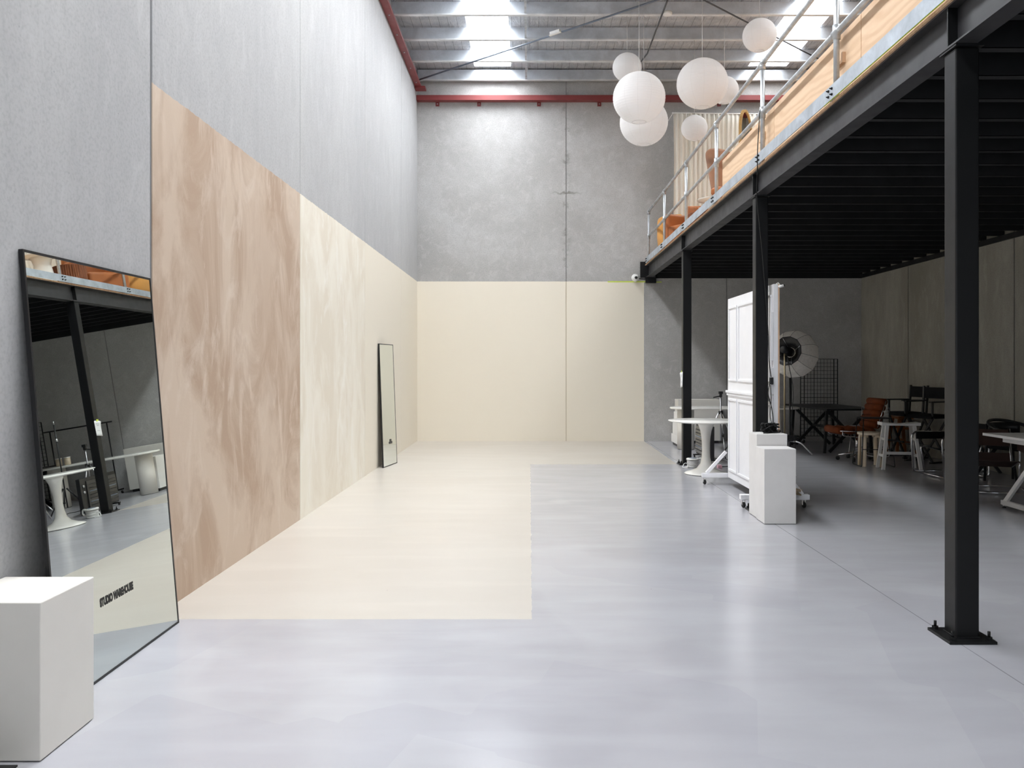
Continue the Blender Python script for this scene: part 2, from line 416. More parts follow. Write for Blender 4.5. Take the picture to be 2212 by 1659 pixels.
# ================================================================ the shell
XL, XR, YB, YF, ZT = -2.16, 6.38, 16.2, -5.0, 7.13
b = MB(); b.box(XL-.15, XR+.15, YF-.15, YB+.15, -.15, 0); struct(b.build('floor', 'floor'))
# left wall of precast panels
b = MB(); js = [4.81+3.12*k for k in range(-3, 4)]; ed = [YF] + [j for j in js if YF < j < YB] + [YB]
for i in range(len(ed)-1):
    g0 = .012 if i else 0; g1 = .012 if i < len(ed)-2 else 0
    if i and abs(ed[i]-4.81) < .01: g0 = .016
    if i < len(ed)-2 and abs(ed[i+1]-4.81) < .01: g1 = .016
    if i and abs(ed[i]-4.81) > .01: g0 = .006
    if i < len(ed)-2 and abs(ed[i+1]-4.81) > .01: g1 = .006
    b.box(XL-.15, XL, ed[i]+g0, ed[i+1]-g1, 0, ZT+.07)
b.cur = 1
for j in ed[1:-1]: b.box(XL-.15, XL-.006, j-.0158, j+.0158, 0, ZT+.07) if abs(j-4.81) < .01 else b.box(XL-.15, XL-.012, j-.0058, j+.0058, 0, ZT+.07)
struct(b.build('wall_left', ['wall_left', 'sealant']))
def panel_wall(name, mats, joints, lo, hi, g, mk, rec=.014):
    b = MB(); ed = [lo] + joints + [hi]
    for i in range(len(ed)-1):
        mk(b, ed[i] + (g if i else 0), ed[i+1] - (g if i < len(ed)-2 else 0), 0)
    b.cur = 1
    for j in joints: mk(b, j-g*.97, j+g*.97, rec)
    return struct(b.build(name, mats))
panel_wall('wall_back', ['wall_back', 'sealant_b'], [.703, 3.79], XL-.15, XR+.15, .009, lambda b, a, c, r: b.box(a, c, YB+r, YB+.15, 0, ZT+.07), .010)
panel_wall('wall_right', ['wall_right', 'sealant'], [1.73, 4.85, 7.97, 11.09, 14.2], YF, YB, .014, lambda b, a, c, r: b.box(XR+r, XR+.15, a, c, 0, ZT+.07))
# unseen wall behind the viewer, with a doorway added for the fill light
b = MB(); b.box(XL-.15, .7, YF-.15, YF, 0, ZT+.07); b.box(5.1, XR+.15, YF-.15, YF, 0, ZT+.07); b.box(.7, 5.1, YF-.15, YF, 3.0, ZT+.07)
struct(b.build('wall_front', 'wall_right'))
# roof sheeting with two translucent strips
b = MB()
for x0, x1 in ((XL, -1.05), (-.35, 4.14), (4.87, XR)):
    b.box(x0, x1, YF, YB, ZT, ZT+.07)
b.box(-1.05, -.35, YF, -.5, ZT, ZT+.07); b.box(4.14, 4.87, YF, -.5, ZT, ZT+.07)
b.box(-1.05, -.35, 15.98, YB, ZT, ZT+.07); b.box(4.14, 4.87, 15.98, YB, ZT, ZT+.07)
struct(b.build('ceiling', 'foil'))
def rooflight(name, x0, x1, mat):
    n = 24; pts = [(x0 + (x1-x0)*i/n, ZT+.03+.012*math.cos(i*PI/2)) for i in range(n+1)]
    poly = pts + [(x, z+.004) for x, z in reversed(pts)]
    return struct(MB().prism(poly, -.5, 15.98, 'xz').build(name, mat))
rooflight('window_1', -1.05, -.35, 'sky_l'); rooflight('window_2', 4.14, 4.87, 'sky_r')

# ---------------------------------------------------------------- roof steel
def c_purlin(b, y, z0, z1, x0, x1, f=.065, t=.004):
    b.box(x0, x1, y, y+t, z0+.018, z1); b.box(x0, x1, y+t, y+f, z1-t, z1)
    b.cur = 1; b.box(x0, x1, y-.001, y+t, z0, z0+.018); b.box(x0, x1, y+t, y+f, z0, z0+t); b.box(x0, x1, y+f-t, y+f, z0+t, z0+.018); b.cur = 0  # bottom flange and lip use the copy with painted floor light
order = {0: 'nearest the back concrete wall', 1: 'second out from the back wall', 2: 'third out from the back wall', 3: 'fourth out from the back wall', 4: 'fifth out from the back wall, carrying the large lanterns', 5: 'sixth out from the back wall', 6: 'seventh out from the back wall'}
for k in range(7):
    y = 16.08 - k
    b = MB(); c_purlin(b, y, 6.90, 7.10, XL+.02, XR-.02)
    o = b.build('roof_purlin', ['purlin', 'flange'])
    tag(o, 'galvanised steel roof purlin, ' + order[k], 'roof beam', 'roof purlins')
for k in range(4):
    b = MB(); y = 16.08-k; b.bar((-.065, y-.02, 6.93), (-.065, y-.92, 6.93), .035, .035); b.bar((-.045, y-.02, 7.07), (-.045, y-.92, 7.07), .02, .02)
    wh = {0: 'between the back wall purlin and the second', 1: 'between the second and third purlins', 2: 'between the third and fourth purlins'}
    tag(b.build('bridging_bar', 'galv'), 'short galvanised bridging bar ' + wh.get(k, 'between the fourth and fifth purlins'), 'roof bracing', 'purlin bridging')
def rod(p, q, label, mat='greyplate', r=.015):
    b = MB(); b.tube([p, q], r, 8); return tag(b.build('bracing_rod', mat), label, 'bracing rod')
rod((-2.10, 15.95, 6.86), (2.25, 12.15, 6.86), 'thin grey steel rod rising diagonally from the back left roof corner')
rod((2.35, 12.25, 6.86), (5.35, 15.1, 6.86), 'dark diagonal steel rod running down behind the highest paper lantern', 'steelrod', .012)
t = thing('cable_tray', 'dark bent conduit running across the purlins beside the smoke detector', 'conduit', (2.04, 14, 6.85))
b = MB(); b.tube([(2.04, 10.5, 6.86), (2.04, 14.6, 6.86), (1.98, 14.9, 6.84), (1.92, 15.3, 6.80)], .014, 8); b.build('conduit', 'steelrod', t, True)
t = thing('smoke_detector', 'round white smoke detector under the roof purlins, beside the dark conduit', 'smoke detector', (2.12, 12.96, 6.9))
b = MB(); b.lathe([(0, -.01), (.072, -.01), (.075, -.03), (.07, -.055), (.05, -.062), (0, -.062)], 24); b.build('body', 'white', t)
b = MB(); b.tube([(0, 0, .0), (0, 0, -.012)], .02, 10); b.build('mount', 'dark', t)
t = thing('junction_box', 'small white box clipped on the thin diagonal roof rod', 'junction box', (.42, 13.75, 6.86))
b = MB(); b.obox((0, 0, .03), (.2, .05, .05), (0, 0, R(-41))); b.build('body', 'white', t)
b = MB(); b.obox((0, -.03, -.005), (.24, .03, .02), (0, 0, R(-41))); b.build('lid', 'plinth', t)

# red steel
t = thing('red_steel_channel', 'dark red steel channel running along the top of the left wall', 'steel beam', (XL, 6, 6.7))
b = MB(); b.box(XL+.002, XL+.12, YF+.01, 15.95, 6.70, 6.71); b.box(XL+.002, XL+.014, YF, 15.95, 6.71, 6.95); b.box(XL+.105, XL+.12, YF+.01, 15.95, 6.71, 6.735); b.build('channel', 'red', t, True)
b = MB(); b.box(XL+.002, XL+.20, 15.80, 16.0, 6.66, 6.70); b.build('end_plate', 'red', t, True)
for k in range(10):
    b = MB(); y = 15.6-k*.75; b.lathe([(.0, -.012), (.012, -.012), (.012, 0)], 6, (XL+.06, y, 6.70)); b.build('bolt', 'galv', t, True)
t = thing('red_steel_angle', 'dark red steel angle fixed across the back wall below the roof', 'steel beam', (2, YB, 6.5))
b = MB(); b.box(XL+.003, XR-.003, YB-.15, YB-.14, 6.513, 6.607); b.box(XL+.003, XR-.003, YB-.14, YB-.002, 6.513, 6.523); b.build('angle', 'red', t, True)
for x in (-1.77, -.97, .18, 1.34, 2.49, 3.64, 4.8, 5.9):
    c = MB().box(x-.036, x+.036, YB-.012, YB-.002, 6.435, 6.513).build('fixing_cleat', 'red', t, True)
    MB().lathe([(0, 0), (.011, 0), (.011, .008), (0, .008)], 8, (x, YB-.021, 6.475), Euler((PI/2, 0, 0))).build('bolt', 'galv', c, False).location = (0, 0, 0)
    c.children[0].data.transform(Matrix.Translation(-t.location))

# ================================================================ mezzanine
ZD = 3.39
t = thing('steel_edge_beam', 'black painted steel beam carrying the open edge of the mezzanine', 'steel beam', (2.287, 6, 3.14))
b = MB(); b.box(2.228, 2.346, YF, YB-.04, 3.140, 3.150); b.box(2.228, 2.346, YF, YB-.04, 3.360, 3.370); b.box(2.284, 2.290, YF, YB-.04, 3.150, 3.360)
b.build('i_section', 'beam', t, True)
YC = [4.50, 8.425, 12.385]
for y in YC:
    b = MB(); b.box(2.232, 2.284, y-.005, y+.005, 3.15, 3.36); b.box(2.29, 2.342, y-.005, y+.005, 3.15, 3.36); b.build('stiffener', 'black', t, True)
b = MB(); b.box(2.125, 2.30, YB-.04, YB, 3.14, 3.445); b.build('wall_bracket', 'black', t, True)
b = MB(); b.box(2.22, 2.42, YB-.10, YB, 3.035, 3.14); b.build('seat_bracket', 'black', t, True)
lab = ['black steel column nearest the viewer, bolted to the floor', 'black steel column partly in front of the white panelled screen', 'farthest black steel column with a white notice taped on it']
for y, l in zip(YC, lab):
    t = thing('steel_column', l, 'column', (2.307, y, 0), 0, 'steel columns under the mezzanine')
    MB().box(-.0625, .0625, -.0625, .0625, .016, 3.128).build('post', 'black', t, bevel=.008, bseg=3)
    MB().box(-.124, .124, -.124, .124, 0, .016).build('base_plate', 'black', t, bevel=.002)
    MB().box(-.075, .075, -.09, .09, 3.128, 3.14).build('cap_plate', 'black', t)
    MB().box(-.0665, .0665, -.0665, .0665, .016, .022).build('weld', 'dark', t, bevel=.002)
    for sx in (-1, 1):
        for sy in (-1, 1):
            b = MB(); c = (sx*.095, sy*.095, .016); b.lathe([(0, 0), (.018, 0), (.018, .016), (0, .016)], 6, c, smooth=False); b.lathe([(0, .016), (.0075, .016), (.0075, .045), (0, .045)], 10, c)
            b.build('anchor_bolt', 'black', t)
# deck and joists
t = thing('mezzanine_floor', 'plywood mezzanine floor on black joists over the right side', 'mezzanine', (4.4, 6, 3.37))
b = MB(); b.box(2.215, XR-.001, YF, YB-.001, 3.3705, 3.388); b.build('plywood_deck', 'raw', t, True)
b = MB(); b.box(2.35, XR-.001, YF, YB-.001, 3.352, 3.3700); b.build('black_soffit', 'dark', t, True)
y = 4.64-.445*20
while y < YB-.1:
    b = MB(); x0, x1 = 2.352, XR-.002
    b.box(x0, x1, y, y+.004, 3.20, 3.352); b.box(x0, x1, y, y+.065, 3.20, 3.204); b.box(x0, x1, y, y+.065, 3.348, 3.3515)
    b.build('joist', 'dark', t, True); y += .445
MB().box(2.42, XR-.002, YB-.05, YB-.002, 3.13, 3.352).build('wall_ledger', 'dark', t, True)
MB().box(XR-.05, XR-.002, YF+.01, YB-.06, 3.13, 3.199).build('side_ledger', 'dark', t, True)
# guard rail
PY = [15.84, 14.0, 12.05, 10.10, 8.10, 6.15, 4.2, 2.25]
XP = 2.24
t = thing('guard_rail', 'galvanised tube guard rail with toe plate along the mezzanine edge', 'railing', (XP, 8, ZD))
b = MB(); b.box(2.196, 2.202, -1, 15.95, 3.389, 3.492); b.build('toe_plate', 'toe', t, True)
b = MB(); b.tube([(XP, -1, 4.355), (XP, 15.84, 4.355)], .0215, 14); b.build('top_rail', 'galv', t, True)
b = MB(); b.tube([(XP, -1, 3.885), (XP, 15.84, 3.885)], .0215, 14); b.build('middle_rail', 'galv', t, True)
for y in PY:
    p = MB(); p.tube([(XP, y, 3.388), (XP, y, 4.355)], .0215, 14); p.build('post', 'galv', t, True)
    for z in (4.355, 3.885):
        b = MB(); b.tube([(XP, y-.045, z), (XP, y+.045, z)], .029, 12); b.tube([(XP, y, z-.055), (XP, y, z + (.0 if z > 4 else .05))], .029, 12); b.build('clamp', 'galv', t, True)
    for dy in (-.035, .035):
        for z in (3.42, 3.462):
            b = MB(); c = (2.196, y+dy, z); b.lathe([(0, -.02), (.005, -.02), (.005, 0)], 6, c, Euler((0, PI/2, 0))); b.lathe([(0, -.008), (.010, -.008), (.010, 0)], 6, c, Euler((0, PI/2, 0))); b.build('bolt', 'dark', t, True)
    MB().box(2.202, 2.2185, y-.05, y+.05, 3.389, 3.48).build('bracket', 'toe', t, True)
b = MB(); b.box(2.198, 2.206, 4.3, 6.3, 3.3881, 3.3889); tag(b.build('tape_strip', 'lime'), 'strip of yellow green tape peeking out under the toe plate', 'tape')
seg = [(10.05, 7.93, 'farthest of the plywood balustrade sheets, ending by the armchairs'), (7.92, 5.85, 'middle plywood balustrade sheet in view, behind the tallest visible post'), (5.84, 3.62, 'nearest plywood balustrade sheet, top right of view'), (3.61, 1.2, 'plywood balustrade sheet above the nearest column, mostly out of view')]
for y1, y0, l in seg:
    t = thing('plywood_sheet', l, 'plywood panel', (2.31, (y0+y1)/2, ZD), 0, 'plywood sheets behind the guard rail')
    MB().box(2.300, 2.318, y0, y1, 3.389, 3.895).build('sheet', 'ply', t, True)
    MB().box(2.319, 2.36, y0+.02, y1-.02, 3.84, 3.89).build('batten', 'ply', t, True)
    for yy in ((y0+.28,) if y0 > 2 else ()):
        b = MB(); b.prism([(yy, 3.66), (yy+.16, 3.66), (yy+.16, 3.685), (yy+.03, 3.685), (yy+.03, 3.735), (yy, 3.735)], 2.276, 2.300, 'yz'); b.build('peg', 'raw', t, True)
# loose cable hanging off the middle rail
t = thing('hanging_cable', 'thin black cable hanging from the rail down the second column', 'cable', (2.2, 8.1, 3))
b = MB(); b.tube(rnd([(2.26, 8.14, 3.95), (2.205, 8.07, 3.90), (2.19, 8.10, 3.5), (2.195, 8.12, 3.3), (2.222, 8.25, 3.1), (2.29, 8.3, 2.6), (2.345, 8.33, 2.0), (2.36, 8.33, 1.75)], .12), .005, 6); b.build('cord', 'rubber', t, True)

# ---------------------------------------------------------------- paper lanterns
def lantern(u, v, rpx, Yd, label, ztop=6.9):
    r = rpx*Yd/F; X = (u-VX)*Yd/F; Z = CH+(VY-v)*Yd/F
    t = thing('paper_lantern', label, 'lantern', (X, Yd, Z), random.uniform(0, 6), 'white paper lanterns')
    prof = []; nr = 26; sub = 3; a0 = .28
    for i in range(nr*sub+1):
        a = a0 + (PI-2*a0)*i/(nr*sub); k = 1 - .010*abs(math.cos(PI*i/sub)) * 0 + .008*abs(math.sin(PI*i/sub))
        prof.append((r*math.sin(a)*k, -r*.97*math.cos(a)*k))
    b = MB(); b.openlathe(prof, 48); b.build('shade', 'paper', t)
    q = r*math.sin(a0)
    for s in (-1, 1): b = MB(); b.tube([(q*math.cos(k*PI/12), q*math.sin(k*PI/12), s*r*.97*math.cos(a0)) for k in range(24)], .004, 6, True); b.build('wire_ring', 'wire', t)
    b = MB(); b.tube([(0, 0, r*.55), (0, 0, ztop-Z)], .0035, 6); b.tube([(-q, 0, r*.97*math.cos(a0)), (0, 0, r*.75), (q, 0, r*.97*math.cos(a0))], .0025, 6); b.build('cord', 'wire', t)
lantern(1354.5, 145.5, 31, 13.11, 'small white paper lantern at upper left of the cluster')
lantern(1380.5, 211.5, 56, 12.11, 'large white paper lantern overlapping another large one below it')
lantern(1390.7, 264, 51.5, 13.11, 'large white paper lantern half hidden, lowest at left of the cluster')
lantern(1517, 180.8, 54.5, 12.11, 'large white paper lantern in front of a small one at its right')
lantern(1565, 195, 30, 13.11, 'small white paper lantern peeping from behind the right large lantern')
lantern(1500, 276.6, 28, 14.11, 'smallest white paper lantern, hanging in front of the curtain')
lantern(1640.7, 76.5, 36, 12.11, 'highest white paper lantern, alone near the right rooflight')

# ---------------------------------------------------------------- things standing on the mezzanine
t = thing('curtain', 'cream pleated curtain hanging behind the mezzanine furniture', 'curtain', (3.6, 15.5, 3.4))
n = 260; pts = []; x = 2.655
for i in range(n+1):
    x = 2.655 + 2.15*i/n; pts.append((x, 15.5 + .022*math.sin(i*.62) + .012*math.sin(i*.23+1) + .008*math.sin(i*1.31)))
b = MB(); vs = []; fs = []; zs = [3.42, 4.3, 5.2, 5.9, 6.09]
for k, z in enumerate(zs):
    s = 1.0 if k < 4 else .55
    for x, y in pts: vs.append((x + .006*math.sin(z*3+x*9), 15.5+(y-15.5)*s, z - .012*(x-2.6)))
for k in range(len(zs)-1):
    for i in range(n): a = k*(n+1)+i; fs.append((a, a+1, a+n+2, a+n+1))
b.add(vs, fs, True); b.build('cloth', 'curtain', t, True, solid=.001)
b = MB(); b.tube([(2.62, 15.5, 6.10), (4.95, 15.5, 6.07)], .012, 8); b.tube([(2.64, 15.5, 6.10), (2.64, YB, 6.12)], .008, 6); b.tube([(4.9, 15.5, 6.08), (4.9, YB, 6.12)], .008, 6); b.build('rod', 'white', t, True)
def arc(cx, cz, r, a0, a1, n=16): return [(cx+r*math.cos(R(a0+(a1-a0)*i/n)), cz+r*math.sin(R(a0+(a1-a0)*i/n))) for i in range(n+1)]
# arched mirror
t = thing('arched_mirror', 'arch topped floor mirror with wooden frame on the mezzanine', 'mirror', (3.26, 12.7, ZD), R(62))
oa = [(-.36, 0), (.36, 0)] + arc(0, 1.55, .36, 0, 180); ia = [(-.325, .035), (.325, .035)] + arc(0, 1.55, .325, 0, 180)
b = MB(); k = len(oa); vs = [(a, -.018, c) for a, c in oa] + [(a, -.018, c) for a, c in ia] + [(a, .018, c) for a, c in oa] + [(a, .018, c) for a, c in ia]; fs = []
for i in range(k):
    j = (i+1) % k; fs += [(i, j, k+j, k+i), (2*k+i, 3*k+i, 3*k+j, 2*k+j), (i, 2*k+i, 2*k+j, j), (k+i, k+j, 3*k+j, 3*k+i)]
b.add(vs, fs); b.build('frame', 'oak', t)
b = MB(); b.prism([(a, c) for a, c in ia], -.004, .004, 'xz'); b.build('glass', 'mirror', t)
# brown shell chair
t = thing('shell_armchair', 'brown leather shell chair seen behind the rail by the plywood', 'chair', (2.72, 11.35, ZD), R(100))
b = MB(); vs = []; nn = 14
for i in range(nn+1):
    a = R(-100 + 200*i/nn)
    for j in range(9):
        q = j/8; z = .40 + q*.56 - .28*(abs(a)/R(100))**2*q; rr = .27+.10*q
        vs.append((rr*math.sin(a), rr*math.cos(a)*.9, z))
fs = [(i*9+j, i*9+j+1, (i+1)*9+j+1, (i+1)*9+j) for i in range(nn) for j in range(8)]
b.add(vs, fs, True); b.build('backrest', 'brownleather', t, solid=.03, sub=1)
b = MB(); b.lathe([(0, .36), (.24, .36), (.27, .39), (.27, .44), (.24, .46), (0, .46)], 28); b.build('seat', 'caramel', t)
for sx, sy in ((-1,-1),(1,-1),(1,1),(-1,1)): MB().tube([(sx*.15, sy*.15, .36), (sx*.2, sy*.2, 0)], .014, 8).build('leg', 'walnut', t)
# white mushroom table
t = thing('pedestal_side_table', 'white flared pedestal side table behind the rail on the mezzanine', 'side table', (2.81, 12.68, ZD))
b = MB(); b.lathe([(0, .525), (.17, .525), (.28, .545), (.285, .555), (.28, .562), (0, .565)], 40); b.build('tabletop', 'lacquer', t)
b = MB(); b.lathe([(0, 0), (.20, 0), (.19, .06), (.14, .25), (.115, .42), (.14, .5), (.17, .525), (0, .525)], 40); b.build('pedestal', 'lacquer', t)
# ribbed drum
t = thing('fluted_side_table', 'fluted dark wood drum table behind the rail on the mezzanine', 'side table', (2.74, 13.28, ZD))
prof = []; m_ = 44
b = MB(); vs = []; fs = []; K = m_*6
for z in (0, .44):
    for i in range(K): a = 2*PI*i/K; r = .235 + .012*abs(math.cos(a*m_/2)); vs.append((r*math.cos(a), r*math.sin(a), z))
fs = [(i, (i+1) % K, (i+1) % K+K, i+K) for i in range(K)] + [tuple(range(K))[::-1], tuple(range(K, 2*K))]
b.add(vs, fs); b.build('drum', 'walnut', t)
MB().lathe([(0, .44), (.238, .44), (.238, .455), (0, .455)], 40).build('tabletop', 'walnut', t)
# armchairs
def tub(name, label, loc, rz, mat, h, wdt, group=None):
    t = thing(name, label, 'armchair', loc, rz, group)
    def shell(r0, r1, a0, a1, z0, z1, round_):
        b = MB(); vs = []; m = 20
        sec = [(r0, z0), (r1, z0), (r1, z1-round_), ((r1*.85+r0*.15), z1-round_*.25), ((r0+r1)/2, z1), ((r0*.85+r1*.15), z1-round_*.25), (r0, z1-round_)]
        for i in range(m+1):
            a = R(a0+(a1-a0)*i/m)
            for r, z in sec: vs.append((r*math.sin(a), r*math.cos(a), z))
        q = len(sec); fs = [(i*q+j, i*q+(j+1) % q, (i+1)*q+(j+1) % q, (i+1)*q+j) for i in range(m) for j in range(q)]
        fs += [tuple(range(q)), tuple(m*q+j for j in range(q))[::-1]]
        return b.add(vs, fs, True)
    shell(wdt*.34, wdt*.5, -78, 78, .05, h, .07).build('backrest', mat, t, sub=1)
    b = MB(); b.box(-wdt*.5, -wdt*.35, -wdt*.42, wdt*.12, .05, h*.78); b.build('arm', mat, t, bevel=.05, bseg=4)
    b = MB(); b.box(wdt*.35, wdt*.5, -wdt*.42, wdt*.12, .05, h*.78); b.build('arm', mat, t, bevel=.05, bseg=4)
    b = MB(); b.box(-wdt*.345, wdt*.345, -wdt*.44, wdt*.3, .07, .40); b.build('seat_cushion', mat, t, bevel=.05, bseg=4)
    MB().box(-wdt*.4, wdt*.4, -wdt*.38, wdt*.3, 0, .05).build('plinth_base', 'walnut', t)
    return t
tub('leather_armchair', 'caramel leather armchair farther from the back wall, beside the fluted table', (2.79, 14.08, ZD), R(-60), 'caramel', .80, .86, 'leather armchairs on the mezzanine')
tub('leather_armchair', 'mustard tan leather armchair next to the back wall end of the rail', (2.71, 15.0, ZD), R(95), 'tan', .70, .88, 'leather armchairs on the mezzanine')

# ================================================================ left side: mirrors and plinth
def lean_mirror(label, P0, P1, Q0, th, frw, txt, back, group=None):
    """P0 near bottom, P1 far bottom (front face, on floor), Q0 near top (front face)."""
    P0, P1, Q0 = Vector(P0), Vector(P1), Vector(Q0)
    ex = (P1-P0); W = ex.length; ex.normalize(); ey = (Q0-P0); ey -= ex*ey.dot(ex); H = ey.length; ey.normalize(); ez = ey.cross(ex)
    if ez.x < 0: ez = -ez     # points into the room
    m = Matrix(((ex.x, ey.x, ez.x, P0.x), (ex.y, ey.y, ez.y, P0.y), (ex.z, ey.z, ez.z, P0.z), (0, 0, 0, 1)))
    t = thing('leaning_mirror', label, 'mirror', tuple(P0 + ex*W/2), 0, group)
    b = MB()
    b.box(0, W, 0, frw, -th, 0); b.box(0, W, H-frw, H, -th, 0); b.box(0, frw, frw, H-frw, -th, 0); b.box(W-frw, W, frw, H-frw, -th, 0)
    b.tf(m).build('frame', 'frame', t, True)
    MB().box(frw, W-frw, frw, H-frw, -th+.002, -.004).tf(m).build('backing', 'bp', t, True)
    MB().box(frw, W-frw, frw, H-frw, -.0039, -.002).tf(m).build('glass', 'mirror', t, True)
    for body, cx, cy, size, sx, bold in txt:
        text_obj('printed_lettering', body, size, 'ink', t, m @ Vector((cx, cy, -.0016)), ex, ey, sx, bold)
    return t
Ht = 1.943
lean_mirror('large black framed mirror leaning on the left wall behind the near plinth', (-1.977, 3.555, 0.001), (-1.977, 4.755, 0.001), (-2.139, 3.555, Ht), .019, .011,
            [('STUDIO WAREHOUSE', .545, .338, .050, .66, .0037)], True, 'leaning mirrors')
lean_mirror('small narrow black framed mirror leaning on the cream wall far back', (-2.068, 11.94, 0.001), (-1.972, 12.56, 0.001), (-2.136, 11.93, 1.765), .02, .012,
            [('STUDIO\nWAREHOUSE', .35, .345, .042, .62, .0028)], True, 'leaning mirrors')
t = thing('display_plinth', 'off white display plinth at left in front of the large leaning mirror', 'plinth', (-1.97, 3.27, 0), 0, 'square display plinths')
MB().box(-2.153, -1.788, 3.079, 3.459, .004, .584).build('body', 'plinth', t, True, bevel=.004)
tag(MB().box(-2.14, -1.852, 2.72, 3.048, 0, .006).build('rubber_mat', 'rubber'), 'corner of a thin black mat on the floor in front of the near plinth', 'mat')

# ================================================================ plinths by the second column
t = thing('display_plinth', 'shorter scuffed white plinth, in front of the taller one near the second column', 'plinth', (2.29, 7.85, 0), 0, 'square display plinths')
MB().box(2.145, 2.436, 7.70, 7.985, .004, .690).build('body', 'plinth2', t, True, bevel=.004)
t = thing('display_plinth', 'taller white plinth with a coil of black cable on top', 'plinth', (2.30, 8.14, 0), 0, 'square display plinths')
MB().box(2.157, 2.448, 8.0, 8.28, .004, .80).build('body', 'plinth2', t, True, bevel=.004)
t = thing('cable_coil', 'tangled coil of black cable on top of the taller plinth', 'cable', (2.33, 8.14, .80))
b = MB(); pts = []
for i in [k_*.5 for k_ in range(520)]:
    a = i*.31; rr = .05+.03*math.sin(i*.37)+.012*math.sin(i*1.7); pts.append((2.31+rr*1.25*math.cos(a)*(.9+.2*math.sin(i*.05)), 8.13+rr*.7*math.sin(a*1.03), .85+.035*math.sin(i*.23)+.012*math.cos(i*.9)))
b.tube(pts, .0055, 6)
for k in range(6): b.tube([(2.235+.02*k, 8.05+.012*k, .806), (2.30+.015*k, 8.08+.02*k, .806+.004*k), (2.37+.01*k, 8.14, .806)], .005, 6)
b.build('coil', 'rubber', t, True)
b = MB(); b.tube(rnd([(2.37, 8.2, .82), (2.385, 8.26, 1.0), (2.34, 8.285, 1.18), (2.362, 8.29, 1.27)], .15), .0045, 6); b.tube(rnd([(2.37, 8.16, .82), (2.35, 8.25, .95), (2.378, 8.285, 1.1), (2.37, 8.29, 1.26)], .15), .0045, 6); b.tube(rnd([(2.375, 8.288, 1.34), (2.355, 8.29, 1.5), (2.352, 8.30, 1.75)], .1), .0045, 6)
b.build('lead', 'rubber', t, True)
MB().box(2.36, 2.395, 8.27, 8.298, 1.265, 1.335).build('plug', 'bp', t, True, bevel=.004)

# ================================================================ panelled screen on casters
t = thing('panelled_screen', 'tall white wainscot panelled screen on casters behind the second column', 'screen', (2.43, 9.25, 0))
MB().box(2.405, 2.452, 8.31, 10.22, .10, 2.256).build('board', 'cool', t, True, bevel=.003)
MB().box(2.4521, 2.466, 8.312, 10.218, .102, 2.254).build('backing_board', 'raw', t, True)
MB().box(2.377, 2.4049, 8.305, 10.23, 1.125, 1.155).build('chair_rail', 'cool', t, True, bevel=.006)
MB().box(2.388, 2.4049, 8.307, 10.225, 1.092, 1.1249).build('chair_rail', 'cool', t, True, bevel=.006)
def mould(y0, y1, z0, z1, w=.030):
    b = MB()
    for a in ((y0, y1, z0, z0+w), (y0, y1, z1-w, z1), (y0, y0+w, z0+w, z1-w), (y1-w, y1, z0+w, z1-w)): b.box(2.392, 2.4049, *a)
    b.build('panel_moulding', 'cool', t, True, bevel=.006)
for y0, y1 in ((9.77, 10.16), (8.80, 9.70), (8.36, 8.73)):
    mould(y0, y1, 1.265, 2.156); mould(y0, y1, .189, 1.06)
def caster(t, x, y, zt, r=.03, name='caster'):
    c = MB(); c.lathe([(0, -r), (r*.9, -r), (r, -r*.5), (r, r*.0)], 20, (0,0,0)); c = MB()
    w = MB(); w.lathe([(0, -.011), (r*.85, -.011), (r, -.006), (r, .006), (r*.85, .011), (0, .011)], 20, (x, y, r), Euler((0, PI/2, .3)))
    o = MB(); o.box(x-.02, x+.02, y-.02, y+.02, zt-.006, zt); o.box(x-.016, x-.013, y-.014, y+.014, r, zt-.006); o.box(x+.013, x+.016, y-.014, y+.014, r, zt-.006)
    k = o.build(name, 'silver', t, True)
    ww = w.build('wheel', 'rubber', k, False); ww.data.transform(Matrix.LocRotScale(t.location, t.rotation_euler, (1,1,1)).inverted())
    return k
for y in (8.60, 10.30):
    x0 = 2.148 if y < 9 else 2.105
    MB().box(x0, 2.85, y-.035, y+.035, .085, .137).build('foot_beam', 'cool', t, True, bevel=.004)
    b = MB(); yy = y
    if y > 9: b.bar((x0+.06, yy, .14), (2.40, yy, .40), .045, .035); b.build('brace', 'cool', t, True)
    b = MB(); b.bar((2.78, yy, .14), (2.475, yy, .52), .045, .035); b.build('brace', 'cool', t, True)
    MB().box(2.467, 2.51, y-.03, y+.03, .137, 1.9).build('upright', 'cool', t, True)
    caster(t, x0+.035, y, .085, .03); caster(t, 2.80, y, .085, .03)
for z0, z1 in ((1.50, 1.98), (1.17, 1.43), (.80, 1.10)):
    MB().box(2.378, 2.405, 8.306, 8.34, z0, z1).build('end_batten', 'cool', t, True, bevel=.002)
t = thing('kraft_wrap', 'crumpled brown paper wrap resting on the screen foot beside the plinths', 'paper wrap', (2.72, 8.60, .137))
b = MB()
for i in range(14):
    a = i*.9; b.obox((2.70+.035*math.sin(a*1.3), 8.60+.02*math.cos(a), .150+.006*i*.6), (.10, .055, .012), (.25*math.sin(a), .35*math.cos(a*1.7), a))
b.build('paper', 'kraft', t, True)
t = thing('security_camera', 'white clip on security camera at the top edge of the panelled screen', 'camera', (2.48, 8.33, 2.256))
MB().tube([(2.44, 8.33, 2.257), (2.455, 8.33, 2.27), (2.49, 8.32, 2.225)], .007, 8).build('bracket', 'white', t, True)
b = MB(); b.lathe([(0, -.03), (.012, -.03), (.014, .02), (0, .02)], 14, (2.485, 8.31, 2.235), Euler((0, R(75), 0))); b.build('body', 'white', t, True)
b = MB(); b.lathe([(0, .021), (.011, .021), (.011, .03), (0, .03)], 14, (2.485, 8.31, 2.235), Euler((0, R(75), 0))); b.build('lens', 'glassd', t, True)
